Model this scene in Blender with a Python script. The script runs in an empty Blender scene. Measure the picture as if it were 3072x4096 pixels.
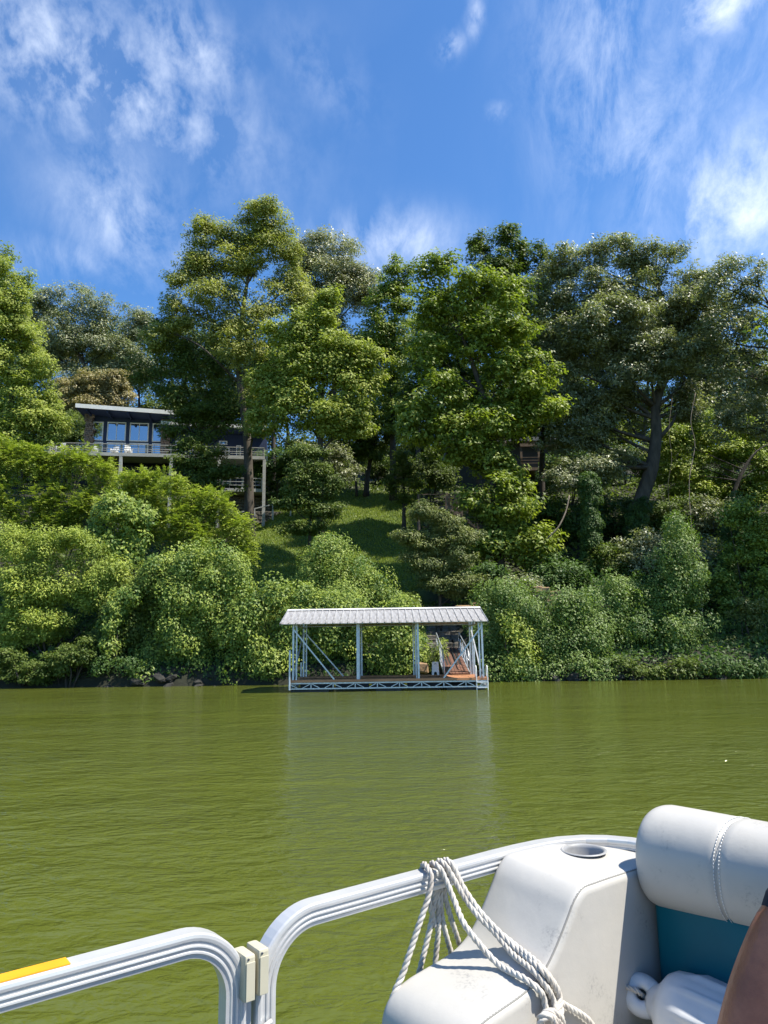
import bpy, bmesh, math, random
import numpy as np
from mathutils import Vector, Matrix
random.seed(7); RNG = np.random.default_rng(11)
R = math.radians
S = bpy.context.scene

# ------------------------------------------------------------------ camera
FPX = 2840.0; PITCH = math.atan(540/2840); ROLL = R(.85); CAM = np.array([0, 0, 1.8])
_f = np.array([0, math.cos(PITCH), math.sin(PITCH)]); _u0 = np.array([0, -math.sin(PITCH), math.cos(PITCH)])
_r0 = np.array([1., 0, 0])
_r = _r0*math.cos(ROLL)-_u0*math.sin(ROLL); _u = _u0*math.cos(ROLL)+_r0*math.sin(ROLL)
cd = bpy.data.cameras.new('camera'); cam = bpy.data.objects.new('camera', cd); S.collection.objects.link(cam)
cd.sensor_fit = 'VERTICAL'; cd.sensor_height = 36; cd.sensor_width = 27; cd.lens = 36*FPX/4096
cd.clip_start = .05; cd.clip_end = 4000
cam.matrix_world = Matrix(((_r[0], _u[0], -_f[0], 0), (_r[1], _u[1], -_f[1], 0), (_r[2], _u[2], -_f[2], 1.8), (0, 0, 0, 1)))
S.camera = cam
VK = 3072/1659
def ray(x, y): return _f+_r*((x*VK-1536)/FPX)-_u*((y*VK-2048)/FPX)
def at(x, y, Y):                       # survey helper: image bearing + distance -> point in the world
    d = ray(x, y); return CAM+d*(Y/d[1])
def atz(x, y, z):
    d = ray(x, y); return CAM+d*((z-1.8)/d[2])

# ------------------------------------------------------------------ sky, sun, exposure
W = bpy.data.worlds.new('World'); S.world = W; W.use_nodes = True
SUN_EL = 59; SUN_AZ = 104           # azimuth clockwise from +Y
def build_world():
    nt = W.node_tree; N = nt.nodes; L = nt.links; N.clear()
    def nd(t, **k):
        n = N.new(t)
        for a, b in k.items(): setattr(n, a, b)
        return n
    def val(n, i, v):
        if isinstance(v, (int, float, tuple)): n.inputs[i].default_value = v
        else: L.new(v, n.inputs[i])
    def m(op, a, b=0., c=0., clamp=False):
        n = nd('ShaderNodeMath', operation=op, use_clamp=clamp); val(n, 0, a); val(n, 1, b); val(n, 2, c); return n.outputs[0]
    def dot(a, v):
        n = nd('ShaderNodeVectorMath', operation='DOT_PRODUCT'); L.new(a, n.inputs[0]); n.inputs[1].default_value = v; return n.outputs['Value']
    out = nd('ShaderNodeOutputWorld'); bg = nd('ShaderNodeBackground'); L.new(bg.outputs[0], out.inputs[0])
    sky = nd('ShaderNodeTexSky', sky_type='NISHITA'); sky.sun_disc = False
    sky.sun_elevation = R(SUN_EL); sky.sun_rotation = R(SUN_AZ); sky.altitude = 200
    sky.air_density = 1.0; sky.dust_density = .35; sky.ozone_density = 3.0
    bg.inputs[1].default_value = .125
    tc = nd('ShaderNodeTexCoord'); d = tc.outputs['Generated']
    # clouds: soft wisps on the celestial sphere
    patches = [  # view x, y, half widths, rotation deg, gain
        (180, 150, 300, 120, -12, .9, 'a'), (60, 110, 140, 130, 0, .75, 'a'), (400, 110, 120, 80, -20, .75, 'a'), (265, 470, 120, 130, 0, .8, 'b'), (840, 520, 150, 55, 0, .95, 'b'),
        (1290, 130, 120, 240, 15, .7, 'c'), (1380, 350, 90, 250, 8, .7, 'c'), (1600, 440, 170, 150, 0, 1.3, 'b'), (1560, 10, 130, 45, 0, 1.2, 'b'),
        (975, 100, 26, 20, 30, .9, 'a'), (1028, 35, 20, 30, 0, .8, 'a'), (1075, 240, 26, 16, 0, .55, 'a'), (690, 160, 120, 60, -30, .25, 'a'),
        (180, 560, 120, 40, 0, .6, 'b'), (1480, 230, 220, 300, 0, .45, 'c')]
    grp = {'a': None, 'b': None, 'c': None}
    for px, py, hx, hy, rot, g, k in patches:
        c = ray(px, py); ax = ray(px+1, py)-ray(px, py); ay = ray(px, py-1)-ray(px, py)
        w = np.linalg.norm(ax); c = c/np.linalg.norm(c); sc = w
        ax = ax/w; ay = ay/np.linalg.norm(ay)
        t = R(rot); a2 = ax*math.cos(t)+ay*math.sin(t); b2 = ay*math.cos(t)-ax*math.sin(t)
        rr = hx*sc/np.linalg.norm(ray(px, py)); rs = hy*sc/np.linalg.norm(ray(px, py))
        a2 = a2-c*(a2@c); b2 = b2-c*(b2@c)
        A = m('MULTIPLY', dot(d, tuple(a2/rr)), 1.); Bv = dot(d, tuple(b2/rs))
        q = m('ADD', m('MULTIPLY', A, A), m('MULTIPLY', Bv, Bv))
        e = m('MULTIPLY', m('POWER', 2.718, m('MULTIPLY', q, -1.)), g)
        e = m('MULTIPLY', e, m('GREATER_THAN', dot(d, tuple(c)), .3))
        grp[k] = e if grp[k] is None else m('MAXIMUM', grp[k], e)
    def noise(rotv, scl, scale, detail, rough, dist, off=(0, 0, 0)):
        mp = nd('ShaderNodeMapping'); L.new(d, mp.inputs[0]); mp.inputs['Rotation'].default_value = rotv
        mp.inputs['Scale'].default_value = scl; mp.inputs['Location'].default_value = off
        n = nd('ShaderNodeTexNoise'); L.new(mp.outputs[0], n.inputs[0]); n.inputs['Scale'].default_value = scale
        n.inputs['Detail'].default_value = detail; n.inputs['Roughness'].default_value = rough; n.inputs['Distortion'].default_value = dist
        return n.outputs[0]
    na = noise((0, R(24), 0), (1.35, 1, .9), 19, 9, .6, .15)
    nb = noise((0, R(-25), 0), (1.4, 1, .8), 9, 10, .66, .25, (3, 1, 2))
    nc = noise((0, R(10), 0), (1.9, 1, .65), 8, 10, .68, .35, (7, 2, 5))
    big = noise((0, 0, 0), (1, 1, 1.3), 2.2, 3, .5, .3, (2, 9, 4))
    dens = None
    for k, n in (('a', na), ('b', nb), ('c', nc)):
        x = m('MULTIPLY', grp[k], m('MULTIPLY', m('SUBTRACT', n, .41), 2.9, clamp=True))
        dens = x if dens is None else m('MAXIMUM', dens, x)
    veil = m('MULTIPLY', m('MULTIPLY', m('SUBTRACT', big, .5), 1.6, clamp=True), m('MULTIPLY', nb, .35))
    dens = m('ADD', dens, veil, clamp=True)
    hs = nd('ShaderNodeHueSaturation'); L.new(sky.outputs[0], hs.inputs['Color']); hs.inputs['Saturation'].default_value = 1.12; hs.inputs['Value'].default_value = 1.0
    tint = nd('ShaderNodeMix', data_type='RGBA', blend_type='MULTIPLY'); tint.inputs[0].default_value = 1
    L.new(hs.outputs[0], tint.inputs[6]); tint.inputs[7].default_value = (.68, .88, 1.03, 1)
    mx = nd('ShaderNodeMix', data_type='RGBA'); L.new(m('MULTIPLY', dens, .74), mx.inputs[0]); L.new(tint.outputs[2], mx.inputs[6])
    mx.inputs[7].default_value = (5.6, 6.1, 6.9, 1)
    L.new(mx.outputs[2], bg.inputs[0])
build_world()
sd = bpy.data.lights.new('sun', 'SUN'); sd.energy = 5.0; sd.angle = R(.53); sd.color = (1, .94, .82)
sun = bpy.data.objects.new('sun', sd); S.collection.objects.link(sun)
_sv = Vector((math.sin(R(SUN_AZ))*math.cos(R(SUN_EL)), math.cos(R(SUN_AZ))*math.cos(R(SUN_EL)), math.sin(R(SUN_EL))))
sun.rotation_euler = _sv.to_track_quat('Z', 'Y').to_euler(); sun.location = _sv*100
S.view_settings.view_transform = 'Standard'; S.view_settings.look = 'None'; S.view_settings.gamma = 1
S.view_settings.exposure = 0.85; S.view_settings.use_curve_mapping = False
S.render.engine = 'CYCLES'; S.cycles.max_bounces = 6; S.cycles.diffuse_bounces = 3; S.cycles.transmission_bounces = 4
S.cycles.glossy_bounces = 3; S.cycles.sample_clamp_indirect = 3.0; S.cycles.caustics_reflective = False; S.cycles.caustics_refractive = False

# ------------------------------------------------------------------ helpers
def link(o, parent=None):
    S.collection.objects.link(o)
    if parent is not None: o.parent = parent
    return o
def tag(o, label=None, cat=None, group=None, kind=None):
    for k, v in (('label', label), ('category', cat), ('group', group), ('kind', kind)):
        if v: o[k] = v
    return o
def thing(name, label, cat, loc=(0, 0, 0), rotz=0, group=None):
    o = bpy.data.objects.new(name, None); link(o); o.location = loc; o.rotation_euler = (0, 0, rotz); o.empty_display_size = .3
    return tag(o, label, cat, group)
class MB:
    def __init__(s): s.v = []; s.f = []
    def add(s, vs, fs):
        n = len(s.v); s.v += [tuple(map(float, p)) for p in vs]; s.f += [tuple(n+i for i in f) for f in fs]; return s
    def box(s, x0, x1, y0, y1, z0, z1):
        vs = [(x, y, z) for x in (x0, x1) for y in (y0, y1) for z in (z0, z1)]
        return s.add(vs, [(0, 1, 3, 2), (4, 6, 7, 5), (0, 4, 5, 1), (2, 3, 7, 6), (0, 2, 6, 4), (1, 5, 7, 3)])
    def bar(s, p, q, w, h=None, up=(0, 0, 1)):
        h = h or w; p = Vector(p); q = Vector(q); t = (q-p).normalized(); up = Vector(up)
        a = t.cross(up)
        if a.length < 1e-3: a = t.cross(Vector((0, 1, 0)))
        a.normalize(); b = a.cross(t)
        vs = [c+a*(i*w/2)+b*(j*h/2) for c in (p, q) for i in (-1, 1) for j in (-1, 1)]
        return s.add(vs, [(0, 1, 3, 2), (4, 6, 7, 5), (0, 4, 5, 1), (2, 3, 7, 6), (0, 2, 6, 4), (1, 5, 7, 3)])
    def tube(s, pts, rad, n=7, cap=True, closed=False):
        pts = [Vector(p) for p in pts]; m_ = len(pts)
        if not hasattr(rad, '__len__'): rad = [rad]*m_
        fr = frames(pts); vs = []; fs = []
        for p, (t, a, b), r_ in zip(pts, fr, rad):
            for k in range(n):
                th = 2*math.pi*k/n; vs.append(p+a*(r_*math.cos(th))+b*(r_*math.sin(th)))
        for i in range(m_-1):
            for k in range(n):
                k2 = (k+1) % n; fs.append((i*n+k, i*n+k2, (i+1)*n+k2, (i+1)*n+k))
        if cap: fs.append(tuple(range(n))[::-1]); fs.append(tuple((m_-1)*n+k for k in range(n)))
        return s.add(vs, fs)
    def sweep(s, prof, pts, a0):
        pts = [Vector(p) for p in pts]; fr = frames(pts, Vector(a0)); n = len(prof); vs = []; fs = []
        for p, (t, a, b) in zip(pts, fr):
            for (x, y) in prof: vs.append(p+a*x+b*y)
        for i in range(len(pts)-1):
            for k in range(n):
                k2 = (k+1) % n; fs.append((i*n+k, i*n+k2, (i+1)*n+k2, (i+1)*n+k))
        fs.append(tuple(range(n))[::-1]); fs.append(tuple((len(pts)-1)*n+k for k in range(n)))
        return s.add(vs, fs)
    def lathe(s, prof, n=24, c=(0, 0, 0)):       # prof: (r,z)
        vs = []; fs = []
        for (r_, z) in prof:
            for k in range(n):
                th = 2*math.pi*k/n; vs.append((c[0]+r_*math.cos(th), c[1]+r_*math.sin(th), c[2]+z))
        for i in range(len(prof)-1):
            for k in range(n):
                k2 = (k+1) % n; fs.append((i*n+k, i*n+k2, (i+1)*n+k2, (i+1)*n+k))
        return s.add(vs, fs)
    def build(s, name, mat, parent=None, smooth=False, bevel=0, label=None):
        me = bpy.data.meshes.new(name); me.from_pydata(s.v, [], s.f)
        bm = bmesh.new(); bm.from_mesh(me)
        bmesh.ops.recalc_face_normals(bm, faces=bm.faces)
        if bevel: bmesh.ops.bevel(bm, geom=list(bm.edges), offset=bevel, segments=2, affect='EDGES', profile=.6)
        bm.to_mesh(me); bm.free()
        if smooth: me.polygons.foreach_set('use_smooth', [True]*len(me.polygons))
        if mat: me.materials.append(mat)
        o = bpy.data.objects.new(name, me); link(o, parent)
        if label: o['label'] = label
        return o
def frames(pts, a0=None):
    m_ = len(pts); T = []
    for i in range(m_):
        t = pts[min(i+1, m_-1)]-pts[max(i-1, 0)]; T.append(t.normalized())
    a = a0 if a0 is not None else T[0].cross(Vector((0, 0, 1)))
    if a.length < 1e-3: a = T[0].cross(Vector((0, 1, 0)))
    a = (a-T[0]*a.dot(T[0])).normalized(); out = []
    for i in range(m_):
        if i:
            q = T[i-1].rotation_difference(T[i]); a = q @ a; a = (a-T[i]*a.dot(T[i])).normalized()
        out.append((T[i], a, T[i].cross(a)))
    return out
def smooth_path(pts, step):
    P = [np.array(p, float) for p in pts]; P = [2*P[0]-P[1]]+P+[2*P[-1]-P[-2]]; out = []
    for i in range(1, len(P)-2):
        n = max(2, int(np.linalg.norm(P[i+1]-P[i])/step))
        for k in range(n):
            t = k/n; out.append(.5*((2*P[i])+(P[i+1]-P[i-1])*t+(2*P[i-1]-5*P[i]+4*P[i+1]-P[i+2])*t*t+(3*P[i]-P[i-1]-3*P[i+1]+P[i+2])*t**3))
    out.append(P[-2]); return out
def dup(o, parent=None):
    c = o.copy(); link(c, parent)
    return c
def dup_tree(root):
    r = dup(root)
    for ch in root.children:
        c = dup(ch, r)
        for g in ch.children: dup(g, c)
    return r

# ------------------------------------------------------------------ materials
def mat(name, c1, c2=None, scale=5., rough=.6, metal=0., spec=.5, bump=0., bscale=None, stretch=(1, 1, 1), detail=6, lo=.35, hi=.65, c3=None, c3scale=1., c3lo=.55, c3hi=.7):
    m = bpy.data.materials.new(name); m.use_nodes = True; nt = m.node_tree; N = nt.nodes; L = nt.links
    b = N['Principled BSDF']; b.inputs['Roughness'].default_value = rough; b.inputs['Metallic'].default_value = metal
    b.inputs['Specular IOR Level'].default_value = spec; b.inputs['Base Color'].default_value = (*c1, 1)
    tc = N.new('ShaderNodeTexCoord'); mp = N.new('ShaderNodeMapping'); mp.inputs['Scale'].default_value = stretch
    L.new(tc.outputs['Object'], mp.inputs[0])
    def noise(sc, dt=detail):
        n = N.new('ShaderNodeTexNoise'); L.new(mp.outputs[0], n.inputs[0]); n.inputs['Scale'].default_value = sc; n.inputs['Detail'].default_value = dt; n.inputs['Roughness'].default_value = .6
        return n.outputs[0]
    def mr(x, a, c):
        r = N.new('ShaderNodeMapRange'); L.new(x, r.inputs[0]); r.inputs[1].default_value = a; r.inputs[2].default_value = c; return r.outputs[0]
    col = None
    if c2:
        mx = N.new('ShaderNodeMix'); mx.data_type = 'RGBA'; mx.inputs[6].default_value = (*c1, 1); mx.inputs[7].default_value = (*c2, 1)
        L.new(mr(noise(scale), lo, hi), mx.inputs[0]); col = mx.outputs[2]
        if c3:
            m2 = N.new('ShaderNodeMix'); m2.data_type = 'RGBA'; L.new(col, m2.inputs[6]); m2.inputs[7].default_value = (*c3, 1)
            L.new(mr(noise(c3scale, 8), c3lo, c3hi), m2.inputs[0]); col = m2.outputs[2]
        L.new(col, b.inputs['Base Color'])
    if bump:
        bp = N.new('ShaderNodeBump'); bp.inputs['Strength'].default_value = 1; bp.inputs['Distance'].default_value = bump
        L.new(noise(bscale or scale), bp.inputs['Height']); L.new(bp.outputs[0], b.inputs['Normal'])
    return m
def leaf_mat(name, ca, cb, trans=.38, rough=.45, spec=.4, tcol=None):
    m = bpy.data.materials.new(name); m.use_nodes = True; nt = m.node_tree; N = nt.nodes; L = nt.links; N.clear()
    out = N.new('ShaderNodeOutputMaterial'); b = N.new('ShaderNodeBsdfPrincipled'); t = N.new('ShaderNodeBsdfTranslucent'); ms = N.new('ShaderNodeMixShader')
    at_ = N.new('ShaderNodeAttribute'); at_.attribute_name = 'hue'
    mx = N.new('ShaderNodeMix'); mx.data_type = 'RGBA'; mx.inputs[6].default_value = (*ca, 1); mx.inputs[7].default_value = (*cb, 1); L.new(at_.outputs['Fac'], mx.inputs[0])
    L.new(mx.outputs[2], b.inputs['Base Color']); b.inputs['Roughness'].default_value = rough; b.inputs['Specular IOR Level'].default_value = spec
    tm = N.new('ShaderNodeMix'); tm.data_type = 'RGBA'; tm.blend_type = 'MULTIPLY'; tm.inputs[0].default_value = 1
    L.new(mx.outputs[2], tm.inputs[6]); tm.inputs[7].default_value = (*(tcol or (1.75, 1.95, .8)), 1); L.new(tm.outputs[2], t.inputs[0])
    ms.inputs[0].default_value = trans; L.new(b.outputs[0], ms.inputs[1]); L.new(t.outputs[0], ms.inputs[2]); L.new(ms.outputs[0], out.inputs[0])
    return m
LM = {
 'lime': leaf_mat('lime_leaf', (.37, .42, .075), (.12, .175, .028), trans=.24, rough=.55, spec=.25),
 'maple': leaf_mat('maple_leaf', (.35, .385, .08), (.14, .185, .033), trans=.3, rough=.55, spec=.25),
 'green': leaf_mat('green_leaf', (.27, .315, .05), (.10, .145, .025), trans=.3, rough=.5, spec=.3),
 'tall': leaf_mat('pale_green_leaf', (.37, .37, .10), (.145, .175, .04), trans=.28, rough=.55, spec=.25),
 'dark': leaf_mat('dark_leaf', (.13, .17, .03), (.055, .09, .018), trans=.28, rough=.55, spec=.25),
 'grey': leaf_mat('grey_leaf', (.36, .355, .20), (.14, .155, .07), trans=.2, rough=.42, spec=.6),
 'oak': leaf_mat('oak_leaf', (.30, .315, .175), (.11, .13, .06), trans=.25, rough=.45, spec=.45),
 'olive': leaf_mat('olive_leaf', (.34, .28, .12), (.14, .13, .05), trans=.22, spec=.3),
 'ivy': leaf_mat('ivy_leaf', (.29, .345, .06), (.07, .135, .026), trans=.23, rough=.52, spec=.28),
 'ivyshade': leaf_mat('shade_ivy_leaf', (.195, .265, .06), (.07, .13, .03), trans=.27, rough=.5, spec=.3),  # darker ivy copy: shade on the right mounds is put into the leaf colour
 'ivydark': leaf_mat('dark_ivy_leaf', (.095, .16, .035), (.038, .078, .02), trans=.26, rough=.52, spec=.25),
 'dog': leaf_mat('dogwood_leaf', (.20, .22, .065), (.08, .11, .032), trans=.25, rough=.52, spec=.3),
}
M = {
 'bark': mat('bark', (.075, .06, .045), (.03, .024, .018), 3, .9, bump=.04, bscale=6, stretch=(1, 1, .25)),
 'bark_pale': mat('bark_pale', (.10, .082, .06), (.045, .036, .026), 3, .9, bump=.04, bscale=6, stretch=(1, 1, .25)),
 'stone': mat('stone', (.16, .145, .12), (.07, .062, .05), 2.5, .9, bump=.03, bscale=5),
 'tan_stone': mat('tan_stone', (.36, .23, .12), (.22, .14, .08), 2, .9, bump=.03, bscale=4),
 'pillar_stone': mat('pillar_stone', (.30, .235, .195), (.13, .10, .085), 1.6, .9, bump=.02, bscale=5),
 'dark_rock': mat('dark_rock', (.034, .032, .026), (.014, .014, .011), 2, .85, bump=.05, bscale=3),
 'navy': mat('navy_siding', (.018, .034, .092), (.014, .027, .075), 1.5, .6),
 'white_trim': mat('white_trim', (.82, .82, .81), (.72, .72, .71), 2, .5),
 'weathered': mat('weathered_wood', (.42, .42, .40), (.30, .30, .285), 4, .8, stretch=(.3, 1, 1)),
 'brown_wood': mat('brown_wood', (.20, .145, .10), (.12, .085, .06), 4, .8),
 'roof_felt': mat('roof_felt', (.28, .28, .28), (.2, .2, .2), 2, .8),
 'greysiding': mat('grey_green_siding', (.05, .055, .045), (.038, .042, .034), 1, .7),
 'galv': mat('galvanized_steel', (.62, .65, .69), (.44, .47, .51), 7, .38, .55, .5, detail=8),
 'roofmetal': mat('roof_sheet_metal', (.47, .465, .465), (.30, .295, .30), 3.5, .5, .25, .5, stretch=(3, .35, 1), detail=8, c3=(.24, .225, .215), c3scale=2.6, c3lo=.52, c3hi=.68),
 'deckwood': mat('deck_board', (.52, .24, .115), (.36, .165, .08), 3, .7, stretch=(.4, 4, 1)),
 'gangwood': mat('gangway_board', (.19, .085, .05), (.10, .048, .033), 2, .75, stretch=(4, .5, 1)),
 'float': mat('black_plastic', (.018, .018, .019), (.03, .03, .03), 3, .5),
 'whiteplastic': mat('white_plastic', (.78, .79, .78), (.7, .71, .70), 8, .4),
 'darkprint': mat('dark_print', (.06, .07, .09), rough=.6),
 'blackmetal': mat('black_metal', (.02, .02, .02), rough=.5),
 'dryvine': mat('dry_vine', (.20, .16, .12), (.11, .085, .06), 6, .9),
}
def glass_mat(name):
    m = bpy.data.materials.new(name); m.use_nodes = True; nt = m.node_tree; N = nt.nodes; L = nt.links
    b = N['Principled BSDF']; b.inputs['Base Color'].default_value = (.02, .026, .034, 1); b.inputs['Roughness'].default_value = .03
    g = N.new('ShaderNodeBsdfGlossy'); g.inputs[0].default_value = (.75, .82, .9, 1); g.inputs['Roughness'].default_value = .02
    ms = N.new('ShaderNodeMixShader'); ms.inputs[0].default_value = .42; L.new(b.outputs[0], ms.inputs[1]); L.new(g.outputs[0], ms.inputs[2])
    L.new(ms.outputs[0], N['Material Output'].inputs[0]); return m
M['glass'] = glass_mat('window_glass')

# ------------------------------------------------------------------ ground and water
def sm(a, b, x):
    t = np.clip((x-a)/(b-a), 0, 1); return t*t*(3-2*t)
def terrain(x, y):
    x = np.asarray(x, float); y = np.asarray(y, float)
    wob = .35*np.sin(x*.31+1)+.2*np.sin(x*.83+2.2)
    edge = 36.4+wob*.5-.028*x*(np.abs(x) < 60)
    e = y-edge
    z = np.where(e < 0, -1.4+.9*sm(-4, 0, e)*1.0, -.5+1.5*sm(0, 1.1, e))
    up = np.clip(e-1.1, 0, None)
    rise = np.where(up < 29, up*.53, 29*.53+np.clip(up-29, 0, 60)*.36)
    rise = np.minimum(rise, 29*.53+18)
    z = z+rise*(e > 0)+.12*np.sin(x*1.1+y*.7)*sm(1, 5, e)+.18*np.sin(x*.37-y*.5)*sm(1, 5, e)
    z = z-1.3*sm(-8.5, -11.5, x)*sm(56, 61, y)
    cor = np.exp(-((x-3.35)/1.15)**6)*sm(37.0, 37.6, y)*(y < 46)
    zz = np.where(y < 39.2, 1.35, 1.35+(y-39.2)*.46)
    z = np.where(cor > 0, z*(1-cor)+np.minimum(z, zz)*cor, z)
    return z
def ground_mat():
    m = mat('hillside_earth', (.026, .028, .013), (.013, .013, .007), .8, .95, bump=.05, bscale=3)
    nt = m.node_tree; N = nt.nodes; L = nt.links; b = N['Principled BSDF']
    src = b.inputs['Base Color'].links[0].from_socket
    a = N.new('ShaderNodeAttribute'); a.attribute_name = 'lawn'
    n = N.new('ShaderNodeTexNoise'); n.inputs['Scale'].default_value = 1.3; n.inputs['Detail'].default_value = 8
    tc = N.new('ShaderNodeTexCoord'); L.new(tc.outputs['Object'], n.inputs[0])
    g = N.new('ShaderNodeMix'); g.data_type = 'RGBA'; g.inputs[6].default_value = (.042, .085, .016, 1); g.inputs[7].default_value = (.095, .135, .03, 1); L.new(n.outputs[0], g.inputs[0])
    mx = N.new('ShaderNodeMix'); mx.data_type = 'RGBA'; L.new(a.outputs['Fac'], mx.inputs[0]); L.new(src, mx.inputs[6]); L.new(g.outputs[2], mx.inputs[7])
    L.new(mx.outputs[2], b.inputs['Base Color']); return m
def lawn_w(x, y):
    return sm(-12.5, -10.5, x)*sm(3.6, 1.6, x)*sm(39.5, 41, y)*sm(69, 66, y)
def build_ground():
    xs = np.concatenate([np.linspace(-900, -45, 20), np.linspace(-44, 44, 177), np.linspace(45, 900, 20)])
    ys = np.concatenate([np.linspace(28, 35, 5), np.linspace(35.3, 72, 150), np.linspace(73, 110, 20), np.linspace(120, 1500, 12)])
    X, Y = np.meshgrid(xs, ys); Z = terrain(X, Y); nx, ny = len(xs), len(ys)
    v = np.stack([X, Y, Z], -1).reshape(-1, 3)
    i = np.arange(nx*ny).reshape(ny, nx); q = np.stack([i[:-1, :-1], i[:-1, 1:], i[1:, 1:], i[1:, :-1]], -1).reshape(-1, 4)
    me = bpy.data.meshes.new('ground'); me.from_pydata(v.tolist(), [], q.tolist()); me.polygons.foreach_set('use_smooth', [True]*len(q))
    at_ = me.attributes.new('lawn', 'FLOAT', 'POINT'); at_.data.foreach_set('value', lawn_w(X, Y).ravel().astype(np.float32))
    me.materials.append(ground_mat()); o = bpy.data.objects.new('ground', me); link(o); tag(o, kind='structure')
    return o
ground = build_ground()
def water_mat():
    m = bpy.data.materials.new('river_water'); m.use_nodes = True; nt = m.node_tree; N = nt.nodes; L = nt.links
    b = N['Principled BSDF']; b.inputs['Roughness'].default_value = .07; b.inputs['IOR'].default_value = 1.33; b.inputs['Specular IOR Level'].default_value = .5
    tc = N.new('ShaderNodeTexCoord')
    def noise(scl, scale, det, rot=0, dist=0., rough=.5):
        mp = N.new('ShaderNodeMapping'); L.new(tc.outputs['Object'], mp.inputs[0]); mp.inputs['Scale'].default_value = scl; mp.inputs['Rotation'].default_value = (0, 0, R(rot))
        n = N.new('ShaderNodeTexNoise'); L.new(mp.outputs[0], n.inputs[0]); n.inputs['Scale'].default_value = scale; n.inputs['Detail'].default_value = det
        n.inputs['Distortion'].default_value = dist; n.inputs['Roughness'].default_value = rough; return n.outputs[0]
    def ma(op, a, b_=0.):
        n = N.new('ShaderNodeMath'); n.operation = op
        for i, x in enumerate((a, b_)):
            if isinstance(x, (int, float)): n.inputs[i].default_value = x
            else: L.new(x, n.inputs[i])
        return n.outputs[0]
    swell = noise((.7, 1.1, 1), .8, 2, 12, .3); rip = noise((.8, 1.4, 1), 3.6, 3, 14, .7); fine = noise((.8, 1.2, 1), 12, 3, -12, .6)
    gust = noise((.45, 1, 1), .11, 4)
    g = N.new('ShaderNodeMapRange'); L.new(gust, g.inputs[0]); g.inputs[1].default_value = .35; g.inputs[2].default_value = .65; g.inputs[3].default_value = .25; g.inputs[4].default_value = 1.5
    h = ma('ADD', ma('MULTIPLY', swell, .11), ma('MULTIPLY', ma('ADD', ma('MULTIPLY', rip, .085), ma('MULTIPLY', fine, .028)), g.outputs[0]))
    bp = N.new('ShaderNodeBump'); bp.inputs['Strength'].default_value = 1; bp.inputs['Distance'].default_value = 1.0; L.new(h, bp.inputs['Height']); L.new(bp.outputs[0], b.inputs['Normal'])
    mx = N.new('ShaderNodeMix'); mx.data_type = 'RGBA'; L.new(noise((.4, 1, 1), .35, 5), mx.inputs[0])
    mx.inputs[6].default_value = (.066, .080, .012, 1); mx.inputs[7].default_value = (.090, .105, .0165, 1); L.new(mx.outputs[2], b.inputs['Base Color'])
    return m
mb = MB(); mb.add([(-900, -400, 0), (900, -400, 0), (900, 40.5, 0), (-900, 40.5, 0)], [(0, 1, 2, 3)])
water = mb.build('water', water_mat()); tag(water, kind='structure')

# ------------------------------------------------------------------ foliage
def unit(v): return v/np.maximum(np.linalg.norm(v, axis=-1, keepdims=True), 1e-9)
def rdir(n): return unit(RNG.normal(size=(n, 3)))
LEAVES = [0]
def leaf_object(name, pos, nrm, axd, Ln, Wd, hue, m, parent):
    n = len(pos); LEAVES[0] += n
    nrm = unit(nrm); axd = axd-nrm*np.sum(axd*nrm, -1, keepdims=True); axd = unit(axd); side = np.cross(nrm, axd)
    Ln = Ln[:, None]; Wd = Wd[:, None]
    v = np.empty((n, 3, 3), np.float32)                                   # one pointed leaf = one triangle, a few pixels at most
    v[:, 0] = pos-axd*Ln*.42+side*Wd*.5; v[:, 1] = pos-axd*Ln*.42-side*Wd*.5; v[:, 2] = pos+axd*Ln*.58-nrm*Ln*.1
    me = bpy.data.meshes.new(name); me.vertices.add(n*3); me.vertices.foreach_set('co', v.ravel())
    me.loops.add(n*3); me.loops.foreach_set('vertex_index', np.arange(n*3, dtype=np.int32))
    me.polygons.add(n); me.polygons.foreach_set('loop_start', (np.arange(n)*3).astype(np.int32))
    me.update(calc_edges=False)
    a = me.attributes.new('hue', 'FLOAT', 'POINT'); a.data.foreach_set('value', np.repeat(np.clip(hue, 0, 1), 3).astype(np.float32))
    me.materials.append(m); o = bpy.data.objects.new(name, me); link(o, parent); return o
def fracture(blobs, k=8, spurs=5, core=.74):
    out = []
    for c, r in blobs:
        out.append((c, r*core))
        for i in range(k):
            d = rdir(1)[0]; d[1] = d[1]*.8-.12; d[2] += .1
            out.append((c+d*r*RNG.uniform(.5, .98), r*RNG.uniform(.26, .5)*np.array([1, 1, .85])))
        for i in range(spurs):
            d = rdir(1)[0]; d[2] = abs(d[2])*.9; out.append((c+d*r*RNG.uniform(.98, 1.2), r*RNG.uniform(.1, .2)*np.array([1, 1, 1.2])))
    return out
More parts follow.
